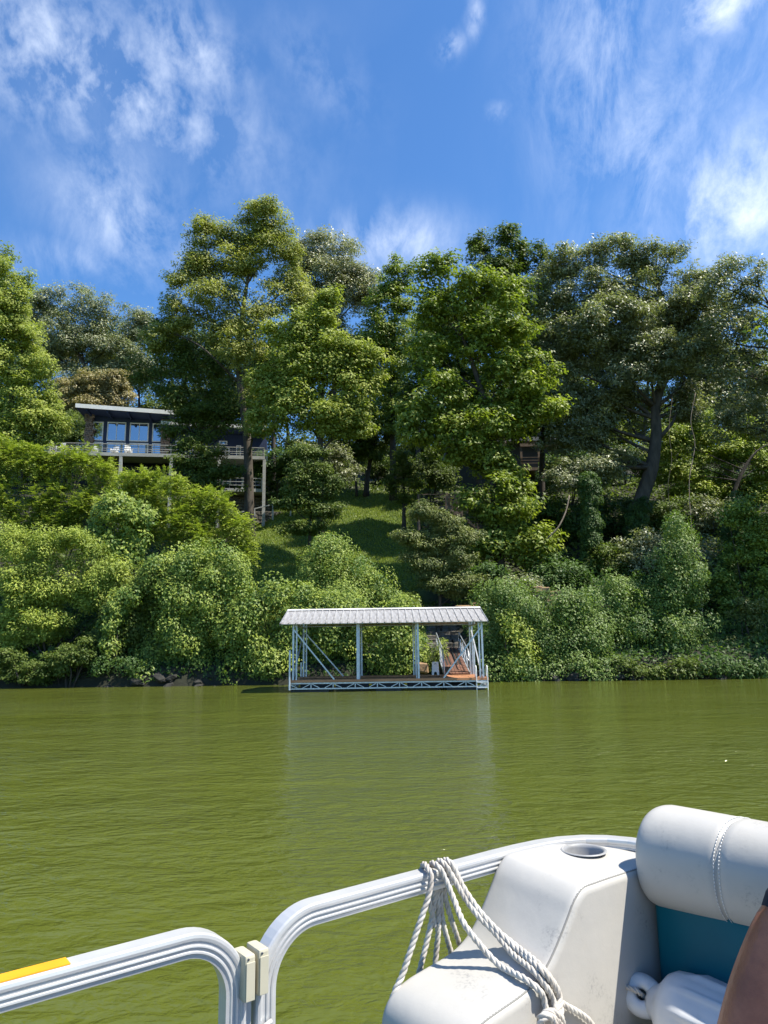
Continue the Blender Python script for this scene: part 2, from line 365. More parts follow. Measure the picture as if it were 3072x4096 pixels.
def leaf_cloud(blobs, n, mode='tree', rc=.9, L=.24, W=.145, flat=.6, sun_bias=.0, inner=.22):
    """blobs: list of (centre3, radii3). Returns pos, nrm, axis, hue arrays."""
    C = np.array([b[0] for b in blobs]); Rr = np.array([b[1] for b in blobs])
    area = (Rr[:, 0]*Rr[:, 1]+Rr[:, 0]*Rr[:, 2]+Rr[:, 1]*Rr[:, 2])*4.19
    tot = area.sum(); kcl = max(len(blobs)*3, int(tot/(rc*rc*(2.0 if mode == 'ivy' else 1.7))))
    bi = RNG.choice(len(blobs), kcl, p=area/tot)
    d = rdir(kcl); back = (d[:, 1] > .25) & (RNG.random(kcl) < .6); d[back, 1] *= -1   # thin the far side a little
    shell = np.where(RNG.random(kcl) < inner, RNG.uniform(.3, .8, kcl), RNG.uniform(.74, 1.12, kcl))
    cc = C[bi]+d*Rr[bi]*shell[:, None]
    crad = rc*RNG.uniform(.5, 1.5, kcl)
    outw = unit(d/Rr[bi]); chue = RNG.normal(.45, .27, kcl)
    if mode == 'frond':
        per = 11; nf = n//per
        ci = RNG.integers(0, kcl, nf)
        dd = rdir(nf); dd[:, 2] = np.abs(dd[:, 2])*1.1
        base = cc[ci]+dd*crad[ci, None]*RNG.uniform(.1, .8, nf)[:, None]*[1, 1, .7]
        ax = unit(dd*[1, 1, .9]+outw[ci]*.7+RNG.normal(size=(nf, 3))*.5)
        fl = L*4.2*RNG.uniform(.7, 1.25, nf)
        sd = unit(np.cross(ax, [0, 0, 1.])+1e-6); up = np.cross(sd, ax)
        pos = []; axs = []; nr = []; hu = []
        for k in range(per):
            t = (k//2+.6)/(per/2+.3); s = 1 if k % 2 else -1
            if k == per-1: s = 0; t = 1.05
            p = base+ax*(fl*t)[:, None]-np.array([0, 0, 1])*(fl*t*t*.45)[:, None]
            a = unit(sd*s*1.0+ax*.5-np.array([0, 0, .25])*t) if s else ax
            pos.append(p+a*L*.5); axs.append(a); nr.append(up+np.array([.2, -.1, .4])+RNG.normal(size=(nf, 3))*.4); hu.append(chue[ci]+RNG.normal(size=nf)*.15)
        pos = np.concatenate(pos); axs = np.concatenate(axs); nr = np.concatenate(nr); hu = np.concatenate(hu)
        nn = len(pos)
        return pos, nr, axs, L*RNG.uniform(.8, 1.2, nn), W*RNG.uniform(.8, 1.2, nn), hu
    pw = crad**2; ci = RNG.choice(kcl, n, p=pw/pw.sum())
    o = rdir(n)
    if mode == 'ivy':
        o = unit(o+outw[ci]*.7)
        pos = cc[ci]+o*(crad[ci]*RNG.uniform(.75, 1.05, n))[:, None]
        nr = o*.6+outw[ci]*.35+np.array([.22, -.15, .62])+RNG.normal(size=(n, 3))*.36
        ax = np.array([0, 0, -1.])+RNG.normal(size=(n, 3))*.6
    else:
        o[:, 2] = o[:, 2]*.9+.12
        rr = crad[ci]*RNG.random(n)**.42
        pos = cc[ci]+o*rr[:, None]*np.array([1, 1, flat])
        nr = o*.4+outw[ci]*.3+np.array([.22, -.1, .75])+RNG.normal(size=(n, 3))*.38
        ax = o*np.array([1, 1, .3])+RNG.normal(size=(n, 3))*.5-np.array([0, 0, .35])
    hu = chue[ci]+RNG.normal(size=n)*.2
    return pos, nr, ax, L*RNG.uniform(.65, 1.3, n), W*RNG.uniform(.65, 1.3, n), hu
def vblobs(bl, D, depth=.75, grow=1.0):
    out = []
    for b in bl:
        x, y, rx, ry = b[:4]; dd = D+(b[4] if len(b) > 4 else 0)
        p = at(x, y, dd); k = dd*VK/FPX; rx *= grow; ry *= grow; out.append((p, np.array([rx*k, max(rx, ry*.8)*k*depth, ry*k])))
    return out
LAI = 1.85
def crown(bl, parent, m, mode='tree', rc=.9, L=.24, W=.145, lai=1.0, name='crown', **k):
    area = sum((r[0]*r[1]+r[0]*r[2]+r[1]*r[2])*4.19 for _, r in bl)
    n = int(area*LAI*lai*2.0/(L*W*.77))
    if name != 'ivy': bl = fracture(bl, 8, 12) if mode == 'frond' else fracture(bl, 10, 10, .58) if mode == 'ivy' else fracture(bl)
    L *= .88; W *= .88
    pos, nr, ax, l_, w_, hu = leaf_cloud(bl, n, mode, rc, L, W, **k)
    return leaf_object(name, pos, nr, ax, l_, w_, hu, LM[m], parent)
def tree(name, label, xb, D, bl, m, trunk_r=.3, mode='tree', rc=.65, L=.24, W=.145, lai=1., cat='tree', group=None, limbs=True, bark='bark', depth=.75, trunk=None, twigs=3, **k):
    B = vblobs(bl, D, depth, 1.04); x = at(xb, 1100, D)[0]; z = float(terrain(x, D))
    t = thing(name, label, cat, (x, D, z-.15), 0, group)
    o = np.array([x, D, z-.15])
    Bl = [(c-o, r) for c, r in B]
    mb = MB()
    cen = np.mean([c for c, r in Bl], 0); top = max(c[2]+r[2]*.5 for c, r in Bl)
    topc = max(Bl, key=lambda b: b[0][2])[0]
    path = trunk if trunk is not None else [np.zeros(3), np.array([cen[0]*.2, cen[1]*.15, top*.28]), np.array([cen[0]*.7, cen[1]*.5, top*.55]), np.array([topc[0]*.85+cen[0]*.15, topc[1], top*.93])]
    if trunk is not None: path = [np.array(p)-o for p in trunk]
    sp = smooth_path(path, max(.5, top/24)); n = len(sp)
    mb.tube(sp, [trunk_r*((1-i/(n-1))**.8*.9+.08)*(1.25 if i == 0 else 1) for i in range(n)], 8)
    if limbs:
        for c, r in Bl:
            zt = max(.22*top, c[2]-max(1.5, .55*np.hypot(c[0]-cen[0], c[1]-cen[1])+r[2]*.5)); zt = min(zt, .9*top)
            i0 = min(range(n), key=lambda i: abs(sp[i][2]-zt)); st = np.array(sp[i0]); en = c+np.array([0, 0, r[2]*.35])
            mid = (st+en)/2+RNG.normal(size=3)*.12*np.linalg.norm(en-st)*np.array([1, 1, .4])
            q = smooth_path([st, mid, en], .8); r0 = trunk_r*.36*(1-.5*i0/n)
            mb.tube(q, [r0*(1-.85*j/(len(q)-1)) for j in range(len(q))], 5)
            for _ in range(twigs):
                d = rdir(1)[0]; d[2] = abs(d[2])*.7; j = RNG.integers(len(q)//2, len(q)); e2_ = np.array(q[j])+d*r*RNG.uniform(.5, .95)
                mb.tube([q[j], (np.array(q[j])+e2_)/2+RNG.normal(size=3)*.1, e2_], [r0*.35, r0*.22, r0*.06], 4)
    mb.build('trunk', M[bark], t, smooth=True)
    crown(Bl, t, m, mode, rc, L, W, lai, **k)
    return t
def bush(name, label, D, bl, m, mode='ivy', rc=.55, L=.15, W=.12, lai=1., cat='shrub', group=None, stems=5, depth=.8, **k):
    B = vblobs(bl, D, depth, .98 if mode != 'frond' else .9); cx = float(np.mean([c[0] for c, r in B])); z = float(terrain(cx, D)); o = np.array([cx, D, z-.1])
    t = thing(name, label, cat, tuple(o), 0, group); Bl = [(c-o, r) for c, r in B]
    mb = MB()
    for i in range(max(stems, len(Bl))):
        c, r = Bl[i % len(Bl)]; bx = np.array([c[0]*.03, 0, 0]); bx[2] = float(terrain(bx[0]+o[0], bx[1]+o[1]))-o[2]-.2
        e_ = c+rdir(1)[0]*r*.5; q = smooth_path([bx, (bx+e_)/2+RNG.normal(size=3)*.25, e_], .4)
        mb.tube(q, [.06*(1-.8*j/(len(q)-1)) for j in range(len(q))], 5)
    mb.build('stem', M['bark'], t, smooth=True)
    crown(Bl, t, m, mode, rc, L, W, lai, name='foliage', **k)
    return t
# ------------------------------------------------------------------ trees on the hillside
tree('oak_tree', 'rounded grey green oak behind the flat roofed blue house, bare limbs showing', 205, 84,
     [(95, 655, 50, 48), (200, 680, 72, 58), (285, 710, 48, 55), (150, 745, 80, 55), (245, 775, 70, 55), (50, 700, 50, 60), (180, 830, 90, 50), (300, 800, 50, 60)], 'oak', .5, L=.3, W=.18, lai=.8, rc=1.0)
tree('olive_brown_tree', 'small round brownish olive tree directly behind the left end of the house roof', 205, 76,
     [(205, 840, 62, 55), (155, 862, 40, 45), (250, 855, 38, 48), (200, 890, 70, 45)], 'olive', .25, L=.26, W=.17, rc=.65)
tree('edge_tree', 'tall bright green tree cut by the left edge of the view', -25, 54,
     [(5, 640, 55, 95), (-15, 560, 42, 42), (40, 760, 70, 85), (62, 850, 65, 80), (15, 920, 90, 60), (95, 895, 42, 50), (30, 690, 45, 60), (120, 935, 30, 30)], 'maple', .4, L=.24, W=.15, lai=1.1)
tree('grey_leaved_tree', 'silvery grey tree behind the tallest tree and the maple', 715, 80,
     [(705, 560, 80, 55), (765, 615, 55, 55), (655, 555, 45, 50), (800, 650, 35, 55), (720, 640, 80, 60)], 'grey', .45, L=.32, W=.17, rc=1.1)
tree('tall_tree', 'tallest tree of the hillside, loose pale crown with bare trunk in front of the house', 541, 54,
     [(560, 470, 52, 48), (452, 515, 52, 52), (600, 545, 62, 50), (515, 575, 70, 45), (412, 600, 52, 50), (480, 660, 85, 45), (615, 640, 55, 60), (392, 700, 50, 38), (590, 500, 42, 42), (520, 530, 45, 40), (640, 590, 35, 45), (370, 660, 30, 30), (440, 575, 50, 40), (360, 730, 45, 45), (520, 760, 48, 48, -1.5), (545, 850, 36, 50, -1.5), (560, 700, 55, 50, -1), (545, 920, 26, 30, -1.2), (470, 720, 55, 40)],
     'tall', .42, L=.23, W=.14, lai=.85, rc=.65, bark='bark_pale', twigs=5)
tree('thin_dark_tree', 'thin dark loosely leaved tree rising in front of the house roof', 437, 55,
     [(370, 770, 48, 45), (430, 800, 48, 55), (330, 830, 45, 32), (400, 865, 60, 32), (470, 770, 40, 55), (350, 715, 30, 36), (440, 905, 55, 28), (480, 850, 35, 40), (300, 800, 30, 40), (385, 925, 38, 24), (430, 945, 44, 22), (500, 915, 42, 34), (530, 880, 36, 30), (465, 900, 42, 30)], 'dark', .2, L=.24, W=.15, lai=.7, rc=.75, twigs=5)
tree('layered_maple', 'dark layered maple spreading before the lower storey under the house deck', 440, 53,
     [(420, 1000, 50, 16), (470, 1020, 55, 16), (430, 1040, 50, 18), (480, 1060, 40, 16), (400, 965, 30, 14), (450, 980, 40, 14)], 'dark', .14, L=.2, W=.16, lai=1., rc=.6)
tree('dark_column_tree', 'narrow dark green tree between the grey tree and the tulip tree', 850, 64,
     [(858, 600, 38, 42), (835, 670, 50, 55), (862, 740, 50, 55), (815, 730, 40, 60), (865, 830, 55, 60), (830, 900, 55, 60), (870, 650, 28, 45)], 'green', .35, L=.28, W=.2, rc=.65)
tree('maple_tree', 'broad yellow green maple in the middle of the hillside above the lawn', 692, 50,
     [(690, 685, 45, 50), (640, 735, 62, 58), (740, 765, 62, 60), (680, 800, 90, 65), (598, 840, 55, 55), (775, 850, 52, 58), (640, 890, 80, 50), (715, 905, 75, 50), (805, 800, 32, 40), (575, 920, 40, 40), (770, 930, 42, 35), (680, 745, 60, 55), (715, 660, 25, 35)], 'maple', .33, L=.24, W=.2, lai=1.15, rc=.65)
tree('tulip_tree', 'tall tulip tree with large bright leaves on its right side and low hanging branches', 1075, 46,
     [(945, 590, 38, 40), (930, 665, 42, 60), (1000, 655, 52, 60), (1075, 630, 48, 62), (1095, 720, 62, 62), (1020, 740, 55, 60), (1150, 810, 50, 62), (1100, 830, 65, 60), (930, 770, 42, 62), (1165, 890, 45, 42), (1070, 920, 80, 50), (955, 870, 60, 60), (1000, 950, 70, 50), (1060, 1010, 55, 55), (905, 920, 50, 60), (1090, 1100, 80, 55), (1040, 1180, 65, 45), (1130, 1180, 70, 50), (1110, 1040, 40, 50)],
     'green', .38, L=.27, W=.23, lai=1.0, rc=.65, depth=1.1)
tree('tufted_dark_tree', 'dark green tree whose two tufted tops rise behind the tulip tree', 1085, 62,
     [(1040, 530, 28, 32), (1098, 522, 34, 36), (1075, 575, 60, 38), (1122, 560, 25, 40), (1168, 560, 22, 34), (1180, 600, 35, 40), (1070, 640, 70, 60)], 'dark', .4, L=.28, W=.2, rc=.65)
_b = [at(1372, 1150, 51), at(1380, 1095, 51), at(1408, 1010, 51), at(1418, 930, 51.3), at(1416, 880, 51.5), at(1436, 800, 52), at(1452, 730, 52.3), at(1430, 640, 52.5), at(1400, 580, 52.5)]
tree('spreading_tree', 'huge grey green spreading tree on the right with a thick crooked leaning trunk', 1370, 52,
     [(1230, 570, 60, 45), (1320, 555, 70, 42), (1420, 570, 70, 45), (1500, 620, 55, 50), (1260, 650, 80, 60), (1360, 640, 80, 60), (1450, 680, 70, 55), (1190, 700, 50, 62), (1290, 760, 80, 55), (1200, 800, 50, 60), (1380, 750, 60, 45), (1230, 870, 70, 50), (1330, 850, 55, 40), (1240, 960, 60, 55), (1510, 720, 50, 45), (1480, 800, 40, 40), (1300, 930, 45, 50), (1540, 660, 40, 50), (1340, 700, 80, 60, -1.5), (1270, 720, 70, 60, -2), (1420, 760, 60, 50, -2), (1180, 880, 45, 60), (1310, 1010, 60, 40, -2), (1250, 1040, 60, 40, -2), (1470, 880, 45, 40), (1360, 920, 40, 36, 1.5), (1410, 800, 48, 40, -2.5), (1460, 770, 50, 50, -2), (1345, 800, 45, 45, -2), (1500, 860, 45, 40, 2), (1540, 780, 50, 50, 2), (1390, 870, 40, 30, 3), (1160, 640, 40, 50, 1), (1480, 720, 60, 50, 2), (1300, 870, 60, 40, 2)],
     'oak', .62, L=.27, W=.13, lai=.95, rc=.65, trunk=_b, bark='bark_pale')
tree('edge_oak', 'ragged sparse tree cut by the right edge of the view with a bare bough', 1690, 48,
     [(1577, 575, 22, 45), (1618, 630, 34, 42), (1640, 710, 38, 42), (1560, 720, 48, 40), (1655, 830, 40, 45), (1570, 800, 45, 40), (1600, 890, 48, 42), (1550, 630, 40, 48), (1560, 930, 40, 36), (1650, 930, 40, 36), (1600, 760, 60, 50, 1), (1520, 780, 45, 50, 2), (1640, 570, 20, 24), (1590, 680, 50, 50, 1)], 'oak', .4, L=.25, W=.13, lai=.6, rc=.7, twigs=5,
     trunk=[at(1720, 1150, 48), at(1712, 1000, 48), at(1700, 850, 48), at(1680, 700, 48), at(1640, 620, 48)])
tree('leaning_tree', 'leaning tree with sunlit yellow green leaves low at the right edge', 1575, 60,
     [(1500, 1000, 50, 38), (1575, 980, 45, 35), (1640, 1010, 45, 45), (1620, 930, 45, 35), (1500, 1070, 50, 30), (1640, 1080, 40, 40), (1450, 960, 40, 40), (1480, 1045, 50, 36), (1560, 1050, 45, 36), (1520, 930, 45, 40), (1430, 1010, 40, 36), (1600, 1080, 40, 30)], 'lime', .25, L=.25, W=.17, lai=1.0,
     trunk=[at(1572, 1120, 58), at(1590, 1050, 58), at(1625, 985, 58), at(1665, 955, 58)])
tree('lawn_conifer', 'small dark layered tree standing on the lawn slope above the ivy mound', 668, 46,
     [(672, 1020, 42, 20), (650, 1050, 48, 20), (695, 1065, 42, 18), (640, 1090, 45, 18), (690, 1105, 48, 20), (660, 1140, 48, 18), (700, 1030, 30, 16), (668, 985, 35, 20)], 'dark', .15, L=.17, W=.12, lai=1.2, rc=.5)
tree('dogwood_tree', 'layered grey green dogwood leaning over the slope behind the dock roof', 945, 42,
     [(915, 1105, 38, 20), (955, 1130, 42, 20), (885, 1160, 38, 18), (940, 1180, 50, 20), (980, 1210, 45, 22), (925, 1235, 48, 20), (960, 1270, 50, 20), (900, 1200, 36, 16), (1000, 1160, 35, 20), (995, 1270, 40, 22)], 'dog', .12, L=.15, W=.09, lai=1.3, rc=.45)
tree('sapling', 'dark thin tree standing right of the sunlit lawn', 872, 57,
     [(852, 1050, 24, 18), (880, 1080, 24, 18), (870, 1010, 32, 30), (890, 1040, 25, 25)], 'dark', .2, L=.2, W=.14, rc=.5)
tree('twin_tree', 'slender bare trunk left of its thicker twin above the lawn', 771, 66, [(745, 930, 55, 40), (770, 975, 35, 20)], 'dark', .14, L=.28, W=.2)
tree('twin_tree', 'thicker bare dark trunk right of its slender twin above the lawn', 791, 66, [(815, 945, 50, 40), (795, 985, 40, 18)], 'dark', .3, L=.28, W=.2)
g = 'trees in the wood behind the houses'
spots = [(10, 905, 75), (140, 900, 50), (330, 880, 60), (410, 870, 70), (540, 850, 80), (610, 780, 80), (700, 960, 70), (790, 850, 80), (880, 960, 70), (960, 900, 70), (1040, 860, 85), (1130, 940, 75), (1210, 900, 90), (1300, 930, 80), (1390, 880, 85), (1470, 930, 70), (1550, 880, 75), (1640, 930, 80), (1340, 1010, 60), (1190, 1010, 60), (900, 1010, 60), (1440, 1020, 60), (15, 980, 50), (75, 970, 55), (560, 960, 60), (640, 1000, 50), (740, 1010, 45), (830, 1020, 45), (1500, 1010, 60), (1590, 1010, 60), (250, 930, 60), (480, 940, 60), (1250, 960, 70), (1650, 860, 60), (1100, 1010, 60), (980, 1010, 60)]
for i, (x, y, r) in enumerate(spots):
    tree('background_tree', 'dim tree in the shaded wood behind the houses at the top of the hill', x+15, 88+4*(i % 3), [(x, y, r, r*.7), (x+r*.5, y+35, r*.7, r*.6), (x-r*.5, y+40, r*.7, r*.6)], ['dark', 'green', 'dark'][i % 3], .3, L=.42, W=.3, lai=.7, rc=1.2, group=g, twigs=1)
for x, y, rx, ry, D, m in ((110, 730, 60, 70, 90, 'oak'), (215, 750, 60, 70, 92, 'green'), (300, 760, 50, 80, 90, 'dark'), (40, 800, 60, 80, 86, 'green'), (130, 860, 50, 50, 86, 'dark'), (690, 700, 70, 80, 82, 'oak'), (800, 760, 60, 90, 80, 'dark'), (905, 720, 50, 90, 78, 'green'), (985, 760, 50, 90, 76, 'dark'), (1170, 700, 60, 90, 74, 'green'), (1290, 760, 80, 90, 72, 'oak'), (1400, 720, 80, 80, 74, 'oak'), (1500, 760, 70, 80, 72, 'green'), (1600, 800, 70, 90, 72, 'oak'), (400, 740, 60, 70, 80, 'dark'), (480, 780, 60, 80, 80, 'dark'), (590, 760, 60, 90, 78, 'dark')):
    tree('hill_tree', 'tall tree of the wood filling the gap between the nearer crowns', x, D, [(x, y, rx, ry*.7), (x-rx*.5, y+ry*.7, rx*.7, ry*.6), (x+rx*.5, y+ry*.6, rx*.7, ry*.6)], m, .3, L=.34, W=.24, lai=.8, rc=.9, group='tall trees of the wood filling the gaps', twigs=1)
tree('shade_tree', 'broad leafy tree added unseen behind the tulip tree to shade the lawn', 1040, 53, [(1040, 720, 70, 70), (1090, 800, 70, 60), (990, 830, 60, 60), (1060, 900, 80, 50), (1120, 700, 50, 70), (970, 720, 40, 60), (930, 770, 45, 70), (905, 860, 40, 55), (950, 670, 35, 50)], 'dark', .3, L=.3, W=.22, lai=.9, depth=1.3)  # unseen tree put in to throw shade on the lawn
tree('shade_tree', 'dark tree added between the tulip tree and the crooked trunk to shade the lawn', 1170, 57, [(1170, 760, 60, 70), (1200, 850, 70, 60), (1150, 920, 70, 50), (1230, 700, 50, 60)], 'dark', .3, L=.3, W=.22, lai=.9)  # second tree put in for shade on the lawn
for i, (x, y, h) in enumerate(((29.5, 38.5, 25), (31, 44, 29))):     # the wood goes on beyond the right edge
    q = [(np.array([x+dx, y+dy, h*f]), np.array([rr, rr, rr*.8])) for dx, dy, f, rr in ((0, 0, .9, 3.2), (-2, 1, .72, 3.3), (2.5, -1, .7, 3.6), (.5, 1.5, .55, 3.8), (-1.5, -1.5, .45, 3.), (2, 1, .38, 3.4))]
    zb = float(terrain(x, y)); t_ = thing('riverside_tree', 'tall leafy tree on the bank just past the right edge', 'tree', (x, y, zb-.1), 0, 'riverside trees past the right edge')
    o_ = np.array([x, y, zb-.1]); MB().tube([(0, 0, 0), (.2, 0, h*.3), (0, .2, h*.6), (0, 0, h*.85)], [.45, .36, .22, .05], 8).build('trunk', M['bark'], t_, smooth=True)
    crown([(c-o_, r) for c, r in q], t_, 'green', 'tree', 1.1, .38, .28, .4)
for i in range(18):
    x = -20+97*i+RNG.uniform(-20, 20)
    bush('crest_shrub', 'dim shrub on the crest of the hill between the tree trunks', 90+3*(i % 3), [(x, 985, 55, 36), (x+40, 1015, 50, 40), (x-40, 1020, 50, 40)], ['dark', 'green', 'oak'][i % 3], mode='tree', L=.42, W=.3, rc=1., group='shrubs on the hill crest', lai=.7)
for sg in (-1, 1):                                                    # the wooded bank goes on to either side, outside the view
    bl = []
    while len(bl) < 170:
        y = 37.5+68*RNG.random()**1.7; x = sg*(.56*y+RNG.uniform(6, 75)); r_ = RNG.uniform(2., 4.6) if y > 40 else RNG.uniform(1.2, 2.4)
        bl.append((np.array([x, y, float(terrain(x, y))+RNG.uniform(.5, 9 if y > 42 else 2.5)]), np.array([r_, r_, r_*.9])))
    p_, n_, a_, l_, w_, h_ = leaf_cloud(fracture(bl, 4, 1), 60000, 'tree', 1.8, 1.0, .75)
    tag(leaf_object('wood', p_, n_, a_, l_, w_, h_, LM['green'], None), kind='stuff')
# ------------------------------------------------------------------ shrubs and vines along the bank
bush('sumac_thicket', 'yellow green sumac thicket under the left end of the house deck', 45,
     [(35, 990, 36, 44), (88, 1012, 30, 48), (138, 992, 30, 46), (182, 1008, 26, 40), (226, 1034, 28, 40), (110, 1078, 46, 50), (20, 1070, 40, 60), (190, 1095, 46, 44), (60, 1128, 50, 40), (0, 980, 30, 40), (150, 1140, 50, 36)], 'lime', mode='frond', L=.15, W=.075, lai=1.35, rc=.5)
bush('sumac_shrub', 'feathery yellow green sumac with a rounded top below the middle deck post', 43,
     [(272, 1050, 32, 34), (312, 1062, 26, 40), (345, 1058, 24, 34), (250, 1095, 40, 40), (320, 1120, 56, 46), (290, 1160, 50, 36)], 'lime', mode='frond', L=.15, W=.075, lai=1.4, rc=.55)
bush('sumac_shrub', 'feathery sumac mass stepping down to the lawn left of the slope', 42,
     [(382, 1072, 34, 38), (422, 1098, 30, 42), (470, 1105, 34, 40), (506, 1150, 34, 36), (440, 1172, 52, 50), (532, 1172, 22, 32), (396, 1150, 46, 44), (510, 1205, 36, 30)], 'lime', mode='frond', L=.15, W=.075, lai=1.4, rc=.55)
bush('hanging_vine', 'dark ivy curtain with pale leaves draped over the middle of the sumac thicket', 40.6,
     [(250, 1110, 34, 46), (275, 1175, 40, 50), (230, 1170, 30, 50), (300, 1130, 28, 40)], 'ivy', L=.2, W=.19, rc=.4, cat='vine')
bush('yellow_shrub', 'bright yellow green shrub spreading over the bank at the far left', 39.3,
     [(55, 1180, 70, 46), (165, 1180, 50, 40), (240, 1235, 55, 40), (150, 1260, 70, 46), (60, 1270, 70, 50), (95, 1350, 75, 45), (15, 1390, 45, 45), (215, 1290, 60, 40), (30, 1330, 45, 40)], 'lime', mode='tree', L=.17, W=.085, rc=.5, flat=.8, lai=1.1)
bush('dark_shrub', 'shaded dark green shrub between the yellow shrub and the ivy mound', 39.2,
     [(325, 1300, 50, 60), (285, 1345, 55, 50), (330, 1390, 60, 55), (250, 1390, 50, 40)], 'dark', mode='ivy', L=.16, W=.13, lai=1.1)
bush('ivy_tower', 'tall ivy covered tangle of vines right of the dark shrub on the left bank', 38.6,
     [(400, 1215, 55, 40), (465, 1245, 50, 50), (420, 1310, 62, 50), (375, 1390, 55, 60), (425, 1425, 50, 38), (500, 1250, 38, 40), (350, 1240, 30, 50), (470, 1350, 45, 55), (360, 1440, 45, 25)], 'ivy', lai=1.1)
bush('low_dark_shrub', 'low dark shrub touching the water below the yellow shrub', 37.3, [(150, 1420, 40, 30), (175, 1400, 30, 26), (130, 1440, 35, 24)], 'dark', L=.16, W=.1, mode='tree', rc=.4)
bush('low_vine', 'pale green vine trailing down to the water left of the ivy tower', 37.8, [(245, 1350, 16, 40), (240, 1400, 14, 35), (280, 1290, 24, 26), (255, 1310, 20, 30)], 'ivy', L=.15, W=.13, rc=.3, cat='vine')
bush('green_bank_shrub', 'dense bright green shrub directly left of the dock at the waterline', 38,
     [(560, 1305, 48, 34), (620, 1295, 50, 32), (540, 1390, 50, 50), (600, 1415, 50, 50), (650, 1350, 50, 46), (560, 1440, 60, 32), (690, 1320, 50, 40), (510, 1350, 30, 40)], 'ivy', L=.16, W=.13, lai=1.1)
bush('shrub_behind_dock', 'green shrub behind the left half of the covered dock', 38.4, [(690, 1400, 55, 50), (740, 1370, 50, 40), (640, 1430, 45, 40), (720, 1330, 60, 30), (780, 1360, 45, 34)], 'ivy', L=.15, W=.12)
bush('ivy_mound', 'rounded blue green ivy mound below the lawn slope above the dock roof', 40.5,
     [(715, 1195, 40, 28), (745, 1235, 60, 40), (700, 1265, 55, 36), (790, 1275, 52, 40), (740, 1300, 70, 40), (680, 1230, 30, 30), (830, 1310, 36, 28)], 'ivy', L=.125, W=.105, lai=1.1)
bush('dockside_shrub', 'sunlit shrub behind the dock left of the white box', 37.6, [(860, 1390, 36, 55), (880, 1335, 28, 30), (835, 1430, 36, 40), (890, 1430, 30, 36), (850, 1330, 30, 24)], 'ivy', L=.16, W=.13, rc=.45)
bush('yellow_weed', 'thin yellowish weed beside the foot of the gangway', 36.9, [(945, 1425, 16, 22), (955, 1400, 10, 16), (935, 1440, 16, 16)], 'lime', mode='tree', L=.11, W=.05, rc=.25, lai=.7)
bush('bank_mound', 'large shaded ivy mound immediately right of the dock', 38.2,
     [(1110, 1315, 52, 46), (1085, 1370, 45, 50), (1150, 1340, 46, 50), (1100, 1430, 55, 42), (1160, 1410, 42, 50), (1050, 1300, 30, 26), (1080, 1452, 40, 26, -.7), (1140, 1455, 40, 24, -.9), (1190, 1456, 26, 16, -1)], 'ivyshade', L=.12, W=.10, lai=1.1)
bush('sunlit_vine', 'vine coloured as sunlit hanging down the front of the mound right of the dock', 37.1, [(1105, 1355, 20, 36), (1125, 1400, 22, 36), (1115, 1445, 24, 24), (1140, 1430, 18, 30)], 'lime', L=.15, W=.13, rc=.35, cat='vine')  # sunlit patch of the mound, its light put into lime leaves
bush('bank_mound', 'second ivy mound from the dock with a sunlit grey green face', 38.2,
     [(1250, 1345, 52, 48), (1285, 1400, 46, 48), (1220, 1400, 50, 46), (1250, 1440, 70, 30), (1225, 1310, 36, 26), (1220, 1458, 36, 22, -1.1), (1270, 1458, 40, 22, -1.2), (1320, 1452, 26, 16, -1.3)], 'ivyshade', L=.125, W=.105, lai=1.1)
bush('ivy_cone', 'pointed ivy cone rising tall above the right bank', 39.2,
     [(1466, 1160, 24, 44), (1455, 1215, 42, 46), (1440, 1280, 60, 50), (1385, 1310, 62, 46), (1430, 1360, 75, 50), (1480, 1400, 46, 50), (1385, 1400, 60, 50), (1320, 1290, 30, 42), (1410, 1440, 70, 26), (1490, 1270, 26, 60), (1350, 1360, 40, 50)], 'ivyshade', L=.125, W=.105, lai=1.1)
bush('tangled_vine', 'shaded vine tangle beside the ivy cone at the right edge', 41.5,
     [(1590, 1110, 36, 46), (1605, 1190, 42, 52), (1575, 1280, 42, 60), (1640, 1270, 42, 70), (1600, 1370, 55, 50), (1650, 1150, 36, 60), (1560, 1350, 30, 50)], 'ivy', L=.18, W=.13, mode='tree', lai=.9)
bush('edge_shrub', 'pale sunlit shrub at the waterline by the right edge', 39, [(1620, 1330, 36, 36), (1640, 1400, 40, 36), (1590, 1410, 32, 36), (1650, 1440, 40, 20)], 'dog', mode='tree', L=.17, W=.08, rc=.4)
bush('low_twig_shrub', 'low leafy twigs reaching over the water right of the ivy cone', 38.3, [(1530, 1430, 22, 16), (1500, 1445, 30, 20), (1545, 1405, 16, 14)], 'lime', mode='tree', L=.16, W=.08, rc=.3, lai=.7)
g = 'shaded understory shrubs on the slope'
for i, (x, y, rx, ry, D) in enumerate([(1200, 1240, 60, 40, 45), (1320, 1220, 60, 50, 47), (1530, 1230, 40, 70, 45), (1200, 1120, 70, 50, 52), (1330, 1110, 70, 50, 54), (1440, 1120, 60, 50, 54), (1540, 1110, 50, 40, 53), (1040, 1250, 50, 30, 43), (1640, 1180, 40, 70, 47), (930, 1020, 50, 40, 62), (700, 1010, 60, 40, 60), (600, 1000, 45, 40, 63), (1230, 1020, 60, 50, 60), (820, 1010, 30, 34, 72), (1110, 1270, 50, 25, 43), (590, 1070, 40, 30, 64), (1590, 1050, 70, 40, 63), (160, 930, 60, 40, 73), (1400, 1190, 50, 50, 46), (1500, 1340, 30, 70, 43)]):
    bush('understory_shrub', 'shaded shrub filling the dark slope beneath the trees', D, [(x, y, rx, ry), (x+rx*.6, y+ry*.4, rx*.7, ry*.7), (x-rx*.6, y+ry*.4, rx*.7, ry*.7)], ['ivydark', 'dark', 'oak', 'ivydark'][i % 4], mode='tree', L=.22, W=.15, rc=.6, group=g, lai=.85)
